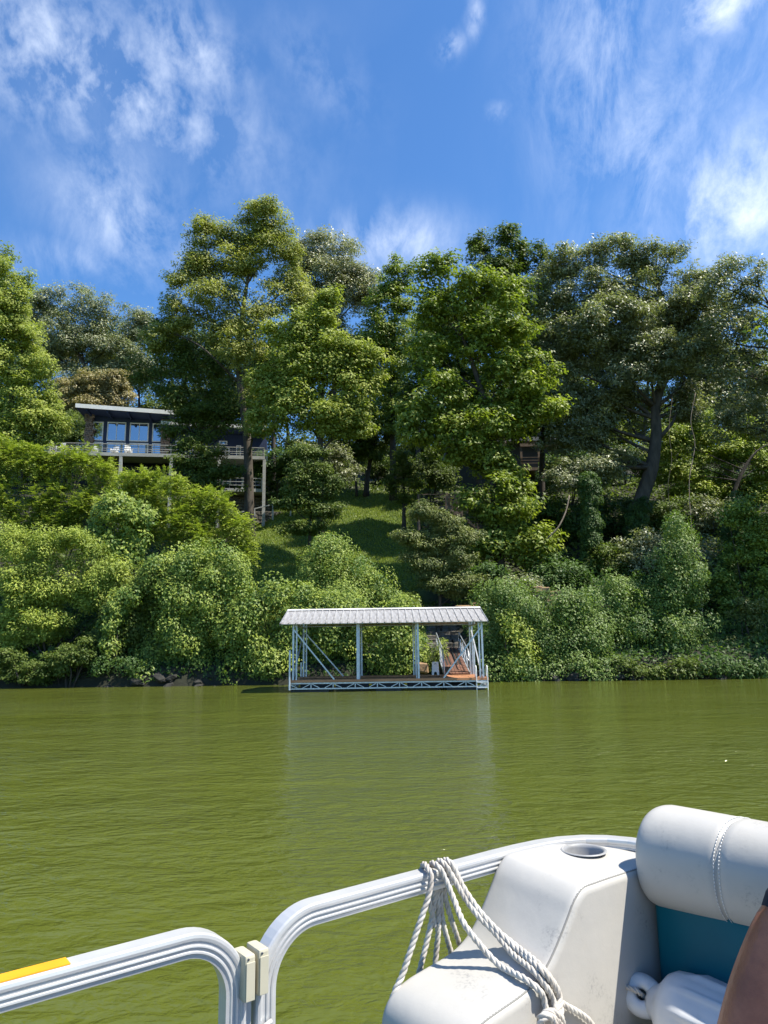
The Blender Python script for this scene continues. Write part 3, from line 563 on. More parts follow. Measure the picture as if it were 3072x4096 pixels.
def ivy_trunk(label, pts, rad, m='ivydark', cat='ivy trunk'):
    z = float(terrain(pts[0][0], pts[0][1])); o = np.array([pts[0][0], pts[0][1], z]); q = smooth_path([np.array(p)-o for p in pts], .4)
    t = thing('ivy_covered_trunk', label, 'tree trunk', tuple(o)); MB().tube(q, rad*.6, 8).build('trunk', M['bark'], t, smooth=True)
    bl = [(np.array(p), np.array([rad*RNG.uniform(.9, 1.3), rad, .5])) for p in q]
    crown(bl, t, m, 'ivy', .3, .13, .11, 1.0, name='ivy')
def upright(x0, y0, x1, y1, D):
    b = at(x0, y0, D); return [np.array([b[0], D, float(terrain(b[0], D))-.2]), at((x0+x1)/2, (y0+y1)/2, D), at(x1, y1, D)]
ivy_trunk('straight trunk wrapped in dark ivy left of the crooked trunk', upright(1278, 1270, 1272, 1040, 47), .5)
ivy_trunk('foot of the crooked trunk wrapped in ivy behind the ivy cone', upright(1352, 1260, 1380, 1095, 50.3), .62)
ivy_trunk('ivy wrapped trunk by the right edge behind the tangled vine', upright(1560, 1280, 1590, 1080, 44), .4)
def vine(label, pts, D, r):
    tag(MB().tube(smooth_path([at(x, y, D+dd) for x, y, dd in pts], .3), r, 5).build('vine_stem', M['dryvine'], smooth=True), label, 'vine')
vine('long bare vine stem hanging from the crown down past the ivy cone', [(1502, 850, .5), (1492, 910, .2), (1501, 960, 0), (1489, 1040, -1), (1493, 1130, -2), (1500, 1180, -2.5), (1512, 1260, -4), (1518, 1330, -5), (1520, 1365, -5.5)], 44, .026)
vine('thin pale branch curving up over the dark slope right of the dock roof', [(1180, 1165, 0), (1205, 1140, 0), (1222, 1105, .4), (1230, 1070, .8)], 44, .05)
vine('pair of thin dry vine strands hanging near the crooked trunk', [(1452, 860, .5), (1445, 930, 0), (1451, 990, 0), (1443, 1050, 0), (1449, 1110, 0)], 45, .014)
bush('low_bank_ivy', 'low ivy skirt at the waterline beneath the ivy cone', 36.5, [(1350, 1452, 40, 24), (1405, 1452, 44, 24), (1465, 1450, 44, 24), (1510, 1450, 30, 14)], 'dark', mode='tree', L=.17, W=.1, rc=.35, lai=.5)
for x in (1345, 1400, 1455, 1310): bush('understory_shrub', 'shaded shrub filling the dark slope beneath the trees', 67, [(x, 985, 34, 26), (x+20, 1005, 30, 24), (x-16, 1010, 30, 22)], 'dark', mode='tree', L=.26, W=.18, rc=.6, group='shaded understory shrubs on the slope', lai=.8)
bush('low_bank_ivy', 'low dark ivy at the waterline near the right edge', 36.5, [(1545, 1450, 36, 22), (1595, 1448, 40, 22), (1650, 1445, 44, 22)], 'ivydark', L=.15, W=.12, rc=.3, lai=.6)
bush('low_bank_ivy', 'low dark leaves at the waterline in the left corner of the bank', 37.6, [(20, 1440, 50, 30), (85, 1452, 40, 24)], 'dark', L=.15, W=.1, rc=.35, mode='tree')
bush('low_bank_ivy', 'dark leaves hanging over the water between the ivy tower and the low dark shrub', 37.6, [(225, 1438, 30, 14), (300, 1442, 35, 14)], 'ivydark', L=.14, W=.11, rc=.3, lai=.7)
# grass on the lawn
def grass(name, n, label):
    x = RNG.uniform(-12.5, 3.2, n*3); y = RNG.uniform(40, 68, n*3); k = RNG.random(n*3) < lawn_w(x, y); x = x[k][:n]; y = y[k][:n]; n = len(x)
    z = terrain(x, y); pos = np.stack([x, y, z+.07], -1)
    ax = np.array([0, 0, 1.])+RNG.normal(size=(n, 3))*.55; nr = rdir(n)*[1, 1, .2]+np.array([0, -.3, .2])
    o = leaf_object(name, pos, nr, ax, RNG.uniform(.12, .3, n), RNG.uniform(.05, .1, n), RNG.normal(.5, .25, n), LM['green'], None); tag(o, kind='stuff')
grass('lawn_grass', 60000, '')
def cover(name, n, m, x0, x1, y0, y1, L):
    x = RNG.uniform(x0, x1, n); y = RNG.uniform(y0, y1, n); k = (lawn_w(x, y) < .3) & (terrain(x, y) > .25) & ~((np.abs(x-3.35) < 1.1) & (y < 45)); x = x[k]; y = y[k]; n = len(x)
    h = RNG.random(n)**2*.7*(.5+.5*np.sin(x*1.3+2*np.sin(y*.9)))+.04
    pos = np.stack([x, y, terrain(x, y)+h], -1)
    o = leaf_object(name, pos, rdir(n)*.7+np.array([0, -.35, .6]), rdir(n)-np.array([0, .3, .3]), RNG.uniform(.7, 1.3, n)*L, RNG.uniform(.5, 1., n)*L, RNG.normal(.45, .25, n), LM[m], None); tag(o, kind='stuff')
cover('ground_cover', 55000, 'ivydark', -26, 26, 36.6, 48, .2); cover('ground_cover', 45000, 'dark', -30, 34, 48, 74, .28)
print('LEAVES', LEAVES[0])

# ------------------------------------------------------------------ river bank stones, steps, walls
def rock_mesh(name, s, m, seed):
    r_ = np.random.default_rng(seed); bm = bmesh.new(); bmesh.ops.create_icosphere(bm, subdivisions=1, radius=.5)
    for v in bm.verts: v.co = Vector((v.co.x*s[0], v.co.y*s[1], v.co.z*s[2]))*(1+r_.normal()*.13)
    me = bpy.data.meshes.new(name); bm.to_mesh(me); bm.free(); me.materials.append(m); return me
rocks = [rock_mesh('bank_stone', (1.2, .8, .7), M['dark_rock'], i) for i in range(6)]
for i in range(210):
    x = -23+46*i/209+RNG.normal()*.15
    if -3.9 < x < 4.3 and RNG.random() < .4: continue
    y = 36.2-.028*x+RNG.uniform(-.15, .6); o = bpy.data.objects.new('bank_stone', rocks[i % 6]); link(o, ground)
    o.location = (x, y, float(terrain(x, y))+.12); s = RNG.uniform(.3, .85); o.scale = (s, s, s*.8); o.rotation_euler = (RNG.normal()*.3, RNG.normal()*.3, RNG.uniform(0, 6))
def block_mesh(name, m, seed, bev=.12):
    r_ = np.random.default_rng(seed); mb = MB(); mb.box(-.5, .5, -.5, .5, -.5, .5); mb.v = [tuple(c+r_.normal()*.06 for c in v) for v in mb.v]
    me = bpy.data.meshes.new(name); me.from_pydata(mb.v, [], mb.f); bm = bmesh.new(); bm.from_mesh(me); bmesh.ops.recalc_face_normals(bm, faces=bm.faces)
    bmesh.ops.bevel(bm, geom=list(bm.edges), offset=bev, segments=1, affect='EDGES'); bm.to_mesh(me); bm.free(); me.materials.append(m); return me
blocks = {k: [block_mesh(k, M[mm], i+j*10) for i in range(5)] for j, (k, mm) in enumerate((('stone', 'stone'), ('step_stone', 'stone'), ('ledge_stone', 'tan_stone'), ('pillar_stone', 'pillar_stone')))}
def put(kind, parent, loc, sc, name=None):
    o = bpy.data.objects.new(name or kind, blocks[kind][RNG.integers(0, 5)]); link(o, parent); o.location = loc; o.scale = sc; o.rotation_euler = (0, 0, RNG.normal()*.04); return o
def stone_wall(parent, x0, x1, y, z0, z1, h, kind='stone', name='stone', ragged=0., wmul=1.7):
    z = z0
    while z < z1:
        hh = h*RNG.uniform(.8, 1.2); x = x0+RNG.uniform(-.1, .05)
        while x < x1:
            w = h*wmul*RNG.uniform(.6, 1.4); put(kind, parent, (x+w/2, y+RNG.normal()*.025, z+hh/2), (w*.97, .4, hh*.96), name); x += w
        x1 -= ragged*RNG.random(); z += hh
st = thing('stone_steps', 'dark stone steps climbing the slope from the gangway end', 'steps', (3.35, 39.1, 1.35))
for k in range(10):
    for j in range(3): put('step_stone', st, (-.75+.75*j, .2+k*.48, .05+k*.225), (.74, .62, .26))
lw = thing('stone_ledge', 'tan stone blocks showing above the ivy mounds right of the dock', 'stone wall', tuple(at(1175, 1300, 42)))
stone_wall(lw, -.55, 1.7, 0, -.3, .55, .2, 'ledge_stone', 'stone', ragged=.25, wmul=2.2)
for x, z, s in ((-.35, .72, .5), (.05, .68, .55)): put('ledge_stone', lw, (x, -.1, z), (s, .6, .34), 'stone')
lw2 = thing('stone_ledge', 'tan stone slab peeking over the right end of the dock roof', 'stone slab', tuple(at(1010, 1312, 40.5)))
put('ledge_stone', lw2, (0, 0, 0), (1.3, .8, .25), 'stone'); put('ledge_stone', lw2, (.45, .1, .16), (.5, .6, .2), 'stone')
b = at(955, 1455, 36.6); lw3 = tag(bpy.data.objects.new('boulder', block_mesh('boulder', M['tan_stone'], 77)), 'tan boulder on the bank between the white box and the shrub', 'boulder'); link(lw3); lw3.location = (1.85, 36.5, .75); lw3.scale = (.55, .5, .5)

# ------------------------------------------------------------------ blue house
HA = R(8.6); hx = np.array([math.cos(HA), math.sin(HA), 0]); hy = np.array([-math.sin(HA), math.cos(HA), 0])
HB = at(102.2, 981.9, 58.)
def hl(X, Y, dep):
    d = ray((150+X/1.659)/1.8517, (1550+Y/1.659)/1.8517); o = HB+hy*dep; t = ((o-CAM)@hy)/(d@hy); p = CAM+d*t
    return float((p-HB)@hx), float(p[2])
house = thing('blue_house', 'dark blue house with white framed windows, stone pillars and a long deck', 'house', (HB[0], HB[1], 0), HA)
DK = hl(700, 458, 0)[1]; DKX1 = hl(1508, 480, 0)[0]                 # deck level (underside of beam), right end
beam = MB().box(0, DKX1, -.02, .16, DK, DK+.3); beam.build('deck_beam', M['weathered'], house)
MB().box(0, DKX1, .16, 3.2, DK+.2, DK+.285).build('deck_floor', M['weathered'], house)
FL = DK+.3; WY = 3.0                                              # floor level, wall plane
x0 = hl(320, 300, WY)[0]; xp1 = hl(372, 300, WY)[0]; xp2 = hl(826, 300, WY)[0]; x1 = hl(880, 300, WY)[0]; xr = hl(1500, 300, WY)[0]
zt = hl(600, 175, WY)[1]+.35
MB().box(xp1, xp2, WY, WY+7, FL-.1, zt).build('wall', M['navy'], house)
MB().box(x0+.05, xp1, WY+.3, WY+7, FL-.1, zt).build('wall', M['navy'], house)
for a, b_ in ((x0, xp1), (xp2, x1)):
    p = MB().box(a+.08, b_-.08, WY-.2, WY+.28, FL-.1, zt-.1).build('stone_pillar', M['pillar_stone'], house)
    stone_wall(p, a, b_-.12, WY-.25, FL-.05, zt-.2, .17, 'pillar_stone', 'stone', wmul=1.6)
# board and batten siding strips
for i in range(int((xp2-xp1)/.3)):
    MB().box(xp1+.15+i*.3, xp1+.18+i*.3, WY-.012, WY-.0005, hl(600, 226, WY)[1]+.12, zt-.02).build('batten', M['navy'], house)
def roof(xa, xb, za, zb, ya, yb, th, soffit):
    mb = MB(); vs = [(x, y, z+dz) for (x, z) in ((xa, za), (xb, zb)) for y in (ya, yb) for dz in (-th, 0)]
    mb.add(vs, [(0, 1, 3, 2), (4, 6, 7, 5), (0, 4, 5, 1), (2, 3, 7, 6), (0, 2, 6, 4), (1, 5, 7, 3)]); r_ = mb.build('roof', soffit, house)
    mb = MB(); mb.add([(x, y, z+dz) for (x, z) in ((xa-.02, za), (xb+.02, zb)) for y in (ya-.06, ya-.003) for dz in (-th-.02, .02)], [(0, 1, 3, 2), (4, 6, 7, 5), (0, 4, 5, 1), (2, 3, 7, 6), (0, 2, 6, 4), (1, 5, 7, 3)]); mb.build('fascia', M['white_trim'], r_)
    mb = MB(); mb.add([(xa, ya+.05, za+.003), (xb, ya+.05, zb+.003), (xb, yb, zb+.003), (xa, yb, za+.003)], [(0, 1, 2, 3)]); mb.build('roof_felt', M['roof_felt'], r_)
    return r_
YA = .9
ra = hl(255, 108, YA); rb = hl(905, 156, YA)
rf = roof(ra[0], rb[0], ra[1], rb[1], YA, WY+8, .32, M['navy'])
for i in range(5):
    xx = ra[0]+.9+i*(rb[0]-ra[0]-1.4)/4; zz = ra[1]+(rb[1]-ra[1])*(xx-ra[0])/(rb[0]-ra[0])-.33
    MB().box(xx-.07, xx+.07, YA+.1, WY, zz-.22, zz-.003).build('rafter', M['navy'], house)
rc_ = hl(822, 223, 1.4); rd = hl(1330, 246, 1.4)
roof(rc_[0], rd[0]+2.5, rc_[1], rd[1]-.1, 1.4, WY+7, .28, M['navy'])
MB().box(x1, xr+.3, WY+.2, WY+6.5, FL-.1, rd[1]-.4).build('wall', M['navy'], house)
def window(X0, Y0, X1, Y1, dep, mull=0, bar=.09, par=None):
    a = hl(X0, (Y0+Y1)/2, dep)[0]; b_ = hl(X1, (Y0+Y1)/2, dep)[0]; t = hl((X0+X1)/2, Y0, dep)[1]; bt = hl((X0+X1)/2, Y1, dep)[1]
    mb = MB(); y0, y1_ = dep-.06, dep-.002
    mb.box(a, a+bar, y0, y1_, bt, t); mb.box(b_-bar, b_, y0, y1_, bt, t); mb.box(a+bar, b_-bar, y0, y1_, t-bar, t); mb.box(a+bar, b_-bar, y0, y1_, bt, bt+bar)
    for k in range(mull):
        c = a+(b_-a)*(k+1)/(mull+1); mb.box(c-.03, c+.03, y0+.004, y1_, bt+bar, t-bar)
    f = mb.build('window', M['white_trim'], house)
    for k in range(mull+1):
        u0 = a+bar+(b_-a-2*bar)*k/(mull+1); u1 = a+bar+(b_-a-2*bar)*(k+1)/(mull+1)
        MB().box(u0+.005, u1-.005, dep-.03, dep-.004, bt+bar, t-bar).build('pane', M['glass'], f)
for (a, b_, c, d, k) in ((368, 228, 437, 352, 0), (462, 231, 587, 356, 1), (612, 236, 738, 359, 1), (762, 240, 826, 361, 0)):
    window(a, b_, c, d, WY, k); window(a-3, d+10, c-3, d+10+82, WY, k)
for (a, b_, c, d, k) in ((915, 355, 955, 455, 0), (985, 345, 1035, 455, 0), (1205, 355, 1260, 380, 0), (1245, 400, 1275, 450, 0), (1318, 385, 1350, 462, 0)): window(a, b_, c, d, WY+.2, k)
# railing of the upper deck
def rail_run(pa, pb, zb, h, parent, posts, nb=4, balus=3, m='weathered', pw=.16):
    pa = np.array(pa); pb = np.array(pb)
    for k in posts:
        c = pa+(pb-pa)*k; MB().box(c[0]-pw/2, c[0]+pw/2, c[1]-.06, c[1]+.06, zb, zb+h-.02).build('post', M[m], parent)
    for j in range(nb):
        z = zb+h*(j+1)/nb-.02; MB().bar((*(pa-[0, .08]), z), (*(pb-[0, .08]), z), .03 if j < nb-1 else .14, .05).build('rail', M[m], parent)
    for k in range(len(posts)-1):
        for i in range(1, balus):
            c = pa+(pb-pa)*(posts[k]+(posts[k+1]-posts[k])*i/balus); MB().box(c[0]-.015, c[0]+.015, c[1]-.05, c[1]-.02, zb, zb+h-.04).build('baluster', M[m], parent)
dr = thing('deck_railing', 'pale weathered railing along the upper deck of the blue house', 'railing', (HB[0], HB[1], 0), HA)
ps = [hl(X, 410, 0)[0]/DKX1 for X in (66, 258, 408, 555, 720, 885, 950, 1080, 1205, 1340, 1420)]+[.995]
RH = hl(410, 372, 0)[1]-FL
rail_run((.04, .06), (DKX1-.04, .06), FL+.003, RH, dr, ps)
rail_run((.04, .2), (.04, 3.), FL+.003, RH, dr, [0.05, .95])
# posts carrying the deck, lower deck
for X, yb in ((550, 560), (885, 560), (1205, 600), (1505, 820)):
    a = hl(X, 520, 0)[0]; w = HB+hx*a; zb = float(terrain(w[0], w[1]))-.3
    MB().box(a-.13, a+.13, -.01, .2, min(zb, DK-2), DK-.003).build('support_post', M['weathered'], house)
L0 = hl(1225, 680, .25); L1 = hl(1512, 683, .25); LZ = L1[1]
MB().box(L0[0], L1[0], .23, .42, LZ-.14, LZ+.14).build('deck_beam', M['weathered'], house)
MB().box(L0[0], L1[0]-.1, .42, 3.2, LZ+.02, LZ+.11).build('deck_floor', M['weathered'], house)
lr = thing('deck_railing', 'railing of the small lower deck beneath the house beside the bare trunk', 'railing', (HB[0], HB[1], 0), HA)
rail_run((L0[0]+.05, .35), (L1[0]-.3, .35), LZ+.145, hl(1400, 602, .3)[1]-LZ-.14, lr, [0, .5, 1], 3, 3)
MB().box(hl(430, 500, 3.4)[0], xr+.3, 3.4, 8, hl(700, 640, 3.4)[1], FL-.25).build('lower_wall', M['navy'], house)
window(1232, 576, 1285, 640, 3.4, 0)
# stone retaining wall under the lower deck
sw = thing('stone_wall', 'rough dark stone retaining wall under the lower deck of the house', 'stone wall', (HB[0], HB[1], 0), HA)
wa = hl(1100, 800, 2.6); wb = hl(1500, 860, 2.6); stone_wall(sw, wa[0], wb[0]+.3, 2.6, hl(1400, 875, 2.6)[1]-.4, hl(1400, 745, 2.6)[1], .3)
sw2 = thing('stone_wall', 'low stone wall beside the stair handrail right of the bare trunk', 'stone wall', (HB[0], HB[1], 0), HA)
wa = hl(1440, 860, .8); wb = hl(1640, 790, .8); stone_wall(sw2, wa[0], wb[0], .8, hl(1500, 880, .8)[1]-.3, hl(1500, 835, .8)[1], .26)
hr = thing('stair_handrail', 'grey wooden handrail sloping up behind the bare trunk below the house', 'handrail', (HB[0], HB[1], 0), HA)
P = [hl(1280, 845, -.6), hl(1440, 805, -.6), hl(1620, 762, -.6), hl(1720, 742, -.6)]
for a, b_ in zip(P[:-1], P[1:]): MB().bar((a[0], -.6, a[1]), (b_[0], -.6, b_[1]), .12, .09).build('rail', M['weathered'], hr)
for X, Yt in ((1440, 806), (1562, 777), (1680, 752)):
    a = hl(X, Yt, -.6); MB().box(a[0]-.07, a[0]+.07, -.66, -.54, a[1]-1.35, a[1]-.03).build('post', M['weathered'], hr)
# rocking chairs on the deck
def chair(label, X, dep):
    a = hl(X, 430, dep)[0]; p = HB+hx*a+hy*dep; t = thing('deck_chair', label, 'chair', (p[0], p[1], FL+.003), HA+R(RNG.uniform(-25, 25)), 'white chairs on the deck')
    MB().box(-.27, .27, -.25, .25, .38, .42).build('seat', M['white_trim'], t)
    for i in range(6): MB().bar((-.22+.088*i, .24, .42), (-.22+.088*i, .38, 1.02), .05, .02).build('slat', M['white_trim'], t)
    for sx in (-1, 1):
        for yy in (-.22, .22): MB().box(sx*.25-.025, sx*.25+.025, yy-.025, yy+.025, 0, .38 if yy > 0 else .6).build('leg', M['white_trim'], t)
        MB().box(sx*.29-.04, sx*.29+.04, -.28, .3, .603, .63).build('armrest', M['white_trim'], t)
    MB().bar((-.25, .385, 1.0), (.25, .385, 1.0), .03, .07).build('top_rail', M['white_trim'], t)
chair('white slatted chair at the far left end of the deck', 150, .8); chair('white slatted chair before the leftmost narrow window', 383, 1.2)
chair('white slatted chair on the deck below the second window from the left', 510, 1.2); chair('white slatted chair on the deck below the third window from the left', 603, 1.1)
# ------------------------------------------------------------------ shaded house on the right
A = at(985, 1045, 66); h2 = thing('shaded_house', 'dark grey green house hidden behind the tulip tree', 'house', (A[0], 66, 0))
k = 66*VK/FPX
def h2x(x): return (x-985)*k
def h2z(y): return float(at(1080, y, 66)[2])
MB().box(0, h2x(1200), 0, 7, h2z(1075), h2z(958)).build('wall', M['greysiding'], h2)
for i in range(7): MB().box(.18+i*.28, .2+i*.28, -.02, -.002, h2z(1070), h2z(1004)).build('batten', M['greysiding'], h2)
for a, b_ in ((987, 1002), (1005, 1021)):
    f = MB(); f.box(h2x(a), h2x(b_), -.06, -.002, h2z(1002), h2z(999.6)); f.box(h2x(a), h2x(b_), -.06, -.002, h2z(971), h2z(969)); f.box(h2x(a)-.04, h2x(a), -.06, -.002, h2z(1002), h2z(969)); f.box(h2x(b_), h2x(b_)+.04, -.06, -.002, h2z(1002), h2z(969))
    f = f.build('window', M['greysiding'], h2); MB().box(h2x(a)+.003, h2x(b_)-.003, -.03, -.004, h2z(999.4), h2z(971.2)).build('pane', M['glass'], f)
MB().box(-.6, h2x(1210), -.8, 7.6, h2z(958)+.003, h2z(950)).build('roof', M['roof_felt'], h2)
MB().box(h2x(1120), h2x(1200), -2.4, -.003, h2z(1030), h2z(1024)).build('deck_floor', M['brown_wood'], h2)
MB().box(h2x(1120), h2x(1200), -2.43, -2.3, h2z(980), h2z(974)).build('deck_beam', M['brown_wood'], h2)
for x in (1122, 1160, 1196): MB().box(h2x(x)-.1, h2x(x)+.1, -2.36, -2.2, h2z(1075), h2z(980)-.003).build('support_post', M['brown_wood'], h2)
for y in (1003, 1009, 1015): MB().bar((h2x(1120), -2.4, h2z(y)), (h2x(1200), -2.4, h2z(y)), .05).build('rail', M['brown_wood'], h2)
# wooden platform
A = at(903, 1098, 51); pf = thing('wooden_platform', 'brown wooden platform with railing and stairs above the dogwood', 'platform', (A[0], 51, A[2]))
k = 51*VK/FPX; w = 88*k
for i in range(16): MB().box(0.003+i*w/16, (i+1)*w/16-.012, 0.07, 2.4, .12, .155).build('plank', M['brown_wood'], pf)
MB().box(0, w, 0, .066, -.12, .16).build('beam', M['brown_wood'], pf)
for x, y in ((.07, .12), (2.3, .12), (4.4*.62, .12), (w-.1, .12), (.07, 2.2), (w-.1, 2.2)): MB().box(x-.06, x+.06, y-.05, y+.05, -1.6, 1.02).build('post', M['brown_wood'], pf)
MB().bar((0, .12, 1.05), (w, .12, 1.05), .13, .05).build('rail', M['brown_wood'], pf); MB().bar((.07, .05, 1.05), (.07, 2.3, 1.05), .13, .05).build('rail', M['brown_wood'], pf)
for z in (.32, .5, .68, .86): MB().bar((.1, .12, z), (w, .12, z), .014).build('cable', M['blackmetal'], pf)
for i in range(7): MB().box(w*.72+i*.3, w*.72+i*.3+.3, -1.1, -.05, -.1-.22*i, -.05-.22*i).build('tread', M['brown_wood'], pf)
for y in (-1.1, -.1):
    MB().bar((w*.7, y, .85), (w*.7+2.2, y, -.75), .09, .05).build('rail', M['brown_wood'], pf)
    for i in (0, 1, 2): MB().box(w*.7+i*1.05-.05, w*.7+i*1.05+.05, y-.05, y+.05, -.3-.77*i, .82-.77*i).build('post', M['brown_wood'], pf)
    MB().bar((w*.7, y, -.1), (w*.7+2.2, y, -1.75), .05, .22).build('stringer', M['brown_wood'], pf)

# ------------------------------------------------------------------ covered dock
dock = thing('covered_dock', 'floating boat dock with ribbed metal roof on galvanized posts', 'dock', (0, 30.3, 0))
XL, XR = -4.06, 4.22
def planks(x0, x1, y0, y1, n, along='y', z=.44, name='plank'):
    for i in range(n):
        if along == 'x':
            a = y0+(y1-y0)*i/n; MB().box(x0, x1, a+.004, a+(y1-y0)/n-.004, z, z+.05+RNG.normal()*.002).build(name, M['deckwood'], dock)
        else:
            a = x0+(x1-x0)*i/n; MB().box(a+.004, a+(x1-x0)/n-.004, y0, y1, z, z+.05+RNG.normal()*.002).build(name, M['deckwood'], dock)
MB().box(XL-.03, XR+.03, -.03, .012, .4, .497).build('edge_board', M['deckwood'], dock)
planks(XL, XR, .016, 1.2, 59); planks(XL, 2.45, 3.0, 4.1, 46); planks(2.452, XR, 1.203, 4.1, 20, 'x')
def truss(p, q, n, top=.36, bot=.14, ww=.04):
    p = np.array(p, float); q = np.array(q, float); t = dock
    MB().bar((*p, top), (*q, top), .045, .055).build('top_chord', M['galv'], t); MB().bar((*p, bot), (*q, bot), .045, .05).build('bottom_chord', M['galv'], t)
    for i in range(n):
        a = p+(q-p)*i/n; b_ = p+(q-p)*(i+1)/n; m_ = (a+b_)/2
        MB().bar((*a, bot+.034), (*a, top-.04), ww, ww*.8).build('web_bar', M['galv'], t)
        k = .18
        MB().bar((*(a+(b_-a)*.06), top-.04), (*(m_-(b_-a)*.12), bot+.034), .028).build('web_bar', M['galv'], t)
        MB().bar((*(b_-(b_-a)*.06), top-.04), (*(m_+(b_-a)*.12), bot+.034), .028).build('web_bar', M['galv'], t)
    MB().bar((*q, bot+.034), (*q, top-.04), ww, ww*.8).build('web_bar', M['galv'], t)
truss((XL, .03), (XR, .03), 9); 
truss((XL+.03, .08), (XL+.03, 4.0), 4); truss((XR-.03, .08), (XR-.03, 4.0), 4)
for x0, x1 in ((-4.0, -2.4), (-.45, .62), (2.5, 4.1)):
    for y0, y1 in ((.1, 1.1),):
        f = MB().box(x0, x1, y0, y1, -.22, .104).build('float', M['float'], dock, bevel=.05)
        for i in range(3):
            a = x0+.15+(x1-x0-.3)*i/2; MB().box(a-.05, a+.05, y0-.025, y0+.02, -.2, .1).build('float_rib', M['float'], f)
for y in (.3, .6, .9, 3.3, 3.6, 3.9): MB().box(XL+.06, 2.44, y-.02, y+.02, .3, .437).build('joist', M['brown_wood'], dock)
for i in range(5):
    a = XL+.1+i*1.64; MB().box(a, a+1.5, 3.12, 3.98, -.22, .29).build('float', M['float'], dock, bevel=.05)  # black back row added to stand in for the shade under the deck
# posts
EZ = 2.70
def roofz(y): return 2.80+.68*(1-abs(y-2.0)/2.4)
fx = [(-3.9, .075), (-3.76, .06), (-1.19, .10), (1.35, .085), (3.92, .06), (4.05, .075)]
bx = [(-3.86, .07), (-3.73, .06), (-1.24, .06), (-1.14, .06), (1.28, .055), (1.38, .06), (3.94, .06), (4.05, .07)]
for xs, y in ((fx, .12), (bx, 3.6)):
    for x, w in xs: MB().box(x-w/2, x+w/2, y-w/2, y+w/2, .492, roofz(y)-.12).build('post', M['galv'], dock)
MB().box(-1.15, -1.105, .16, .25, .492, roofz(.2)-.12).build('post', M['galv'], dock); MB().box(1.25, 1.285, .2, .26, .492, roofz(.2)-.12).build('post', M['galv'], dock)
for p, q in (((-3.86, .02, 2.55), (-2.17, .02, .5)), ((4.05, .02, 2.62), (2.38, .02, .5)), ((-3.78, 3.53, 2.5), (-2.0, 3.53, .5)), ((-3.9, .2, .55), (-3.86, 3.4, 2.5)), ((4.0, .2, .55), (4.0, 3.4, 2.5))):
    MB().bar(p, q, .055).build('brace', M['galv'], dock)
for y in (.12, 3.6): MB().box(XL-.1, XR-.03, y-.035, y+.035, roofz(y)-.119, roofz(y)-.045).build('eave_beam', M['galv'], dock)
for x in (-3.83, -1.19, 1.35, 3.98):
    MB().box(x-.03, x+.03, .16, 3.56, 2.70, 2.76).build('tie_beam', M['galv'], dock)
    for s in (-1, 1): MB().bar((x, 2.0+s*1.85, roofz(2+s*1.85)-.07), (x, 2.0+s*.03, roofz(2.0)-.08), .05).build('rafter', M['galv'], dock)
    MB().box(x-.02, x+.02, 1.97, 2.03, 2.763, roofz(2)-.11).build('king_post', M['galv'], dock)
for y in (-.3, .55, 1.25, 2.75, 3.5, 4.25): MB().box(-4.36, 4.22, y-.03, y+.03, roofz(y)-.05, roofz(y)-.012).build('purlin', M['galv'], dock)
# ribbed roof panels, one object each, shared mesh
RX0, RX1, NP = -4.39, 4.25, 28; pw = (RX1-RX0)/NP
prof = [(0, 0), (.012, .032), (.05, .032), (.062, 0), (pw*.5, .003), (pw-.002, 0)]
def panel_mesh(sgn):
    mb = MB(); L_ = 2.4
    ys = [0.02, .8, 1.6, L_+.02]; vs = []; n = len(prof)
    for y in ys:
        for th in (0, -.004):
            for (x, z) in prof: vs.append((x, sgn*y, -y*.68/2.4+z+th))
    fs = []
    for i in range(len(ys)-1):
        for k in range(n-1):
            a = i*2*n+k; fs.append((a, a+1, a+2*n+1, a+2*n)); fs.append((a+n, a+3*n, a+3*n+1, a+n+1))
    for i in (0, len(ys)-1):
        for k in range(n-1):
            a = i*2*n+k; fs.append((a, a+n, a+n+1, a+1))
    mb.add(vs, fs); me = bpy.data.meshes.new('roof_panel'); me.from_pydata(mb.v, [], mb.f); me.materials.append(M['roofmetal']); return me
pms = {s: panel_mesh(s) for s in (-1, 1)}
for i in range(NP):
    for s in (-1, 1):
        o = bpy.data.objects.new('roof_panel', pms[s]); link(o, dock); o.location = (RX0+i*pw, 2.0, roofz(2)+.001*(i % 2))
rc2 = MB()
for s in (-1, 1): rc2.add([(x, 2.0+s*y, roofz(2)+z) for x in (RX0-.02, RX1+.02) for (y, z) in ((0, .052), (.19, -.005), (.19, -.013), (0, .045))], [(0, 1, 5, 4), (1, 2, 6, 5), (2, 3, 7, 6), (0, 3, 2, 1), (4, 5, 6, 7)])
rc2.build('ridge_cap', M['white_trim'], dock)
for x in (RX0-.012, RX1+.012):
    for s in (-1, 1): MB().bar((x, 2+s*.02, roofz(2)-.02), (x, 2+s*2.4, roofz(2+s*2.4)-.02), .02, .10).build('gable_trim', M['galv'], dock)
# mooring poles, ladder
for x, y, z0, z1, r_ in ((-4.02, -.08, .1, 1.72, .04), (-3.98, 3.7, .1, 1.15, .04), (4.12, 3.65, .1, 1.85, .04)):
    MB().tube([(x, y, z0), (x, y, z1)], r_, 8).build('mooring_pole', M['galv'], dock, smooth=False)
lad = MB()
for x in (3.73, 4.19):
    lad.tube(smooth_path([(x, -.1, -.35), (x, -.1, .75), (x, -.06, .92), (x, .05, .98), (x, .22, .94), (x, .28, .8), (x, .28, .5)], .06), .021, 8)
lad = lad.build('ladder', M['white_trim'], dock, smooth=True)
for z in (.3, .08, -.14): MB().box(3.752, 4.168, -.13, -.06, z, z+.035).build('rung', M['white_trim'], lad)
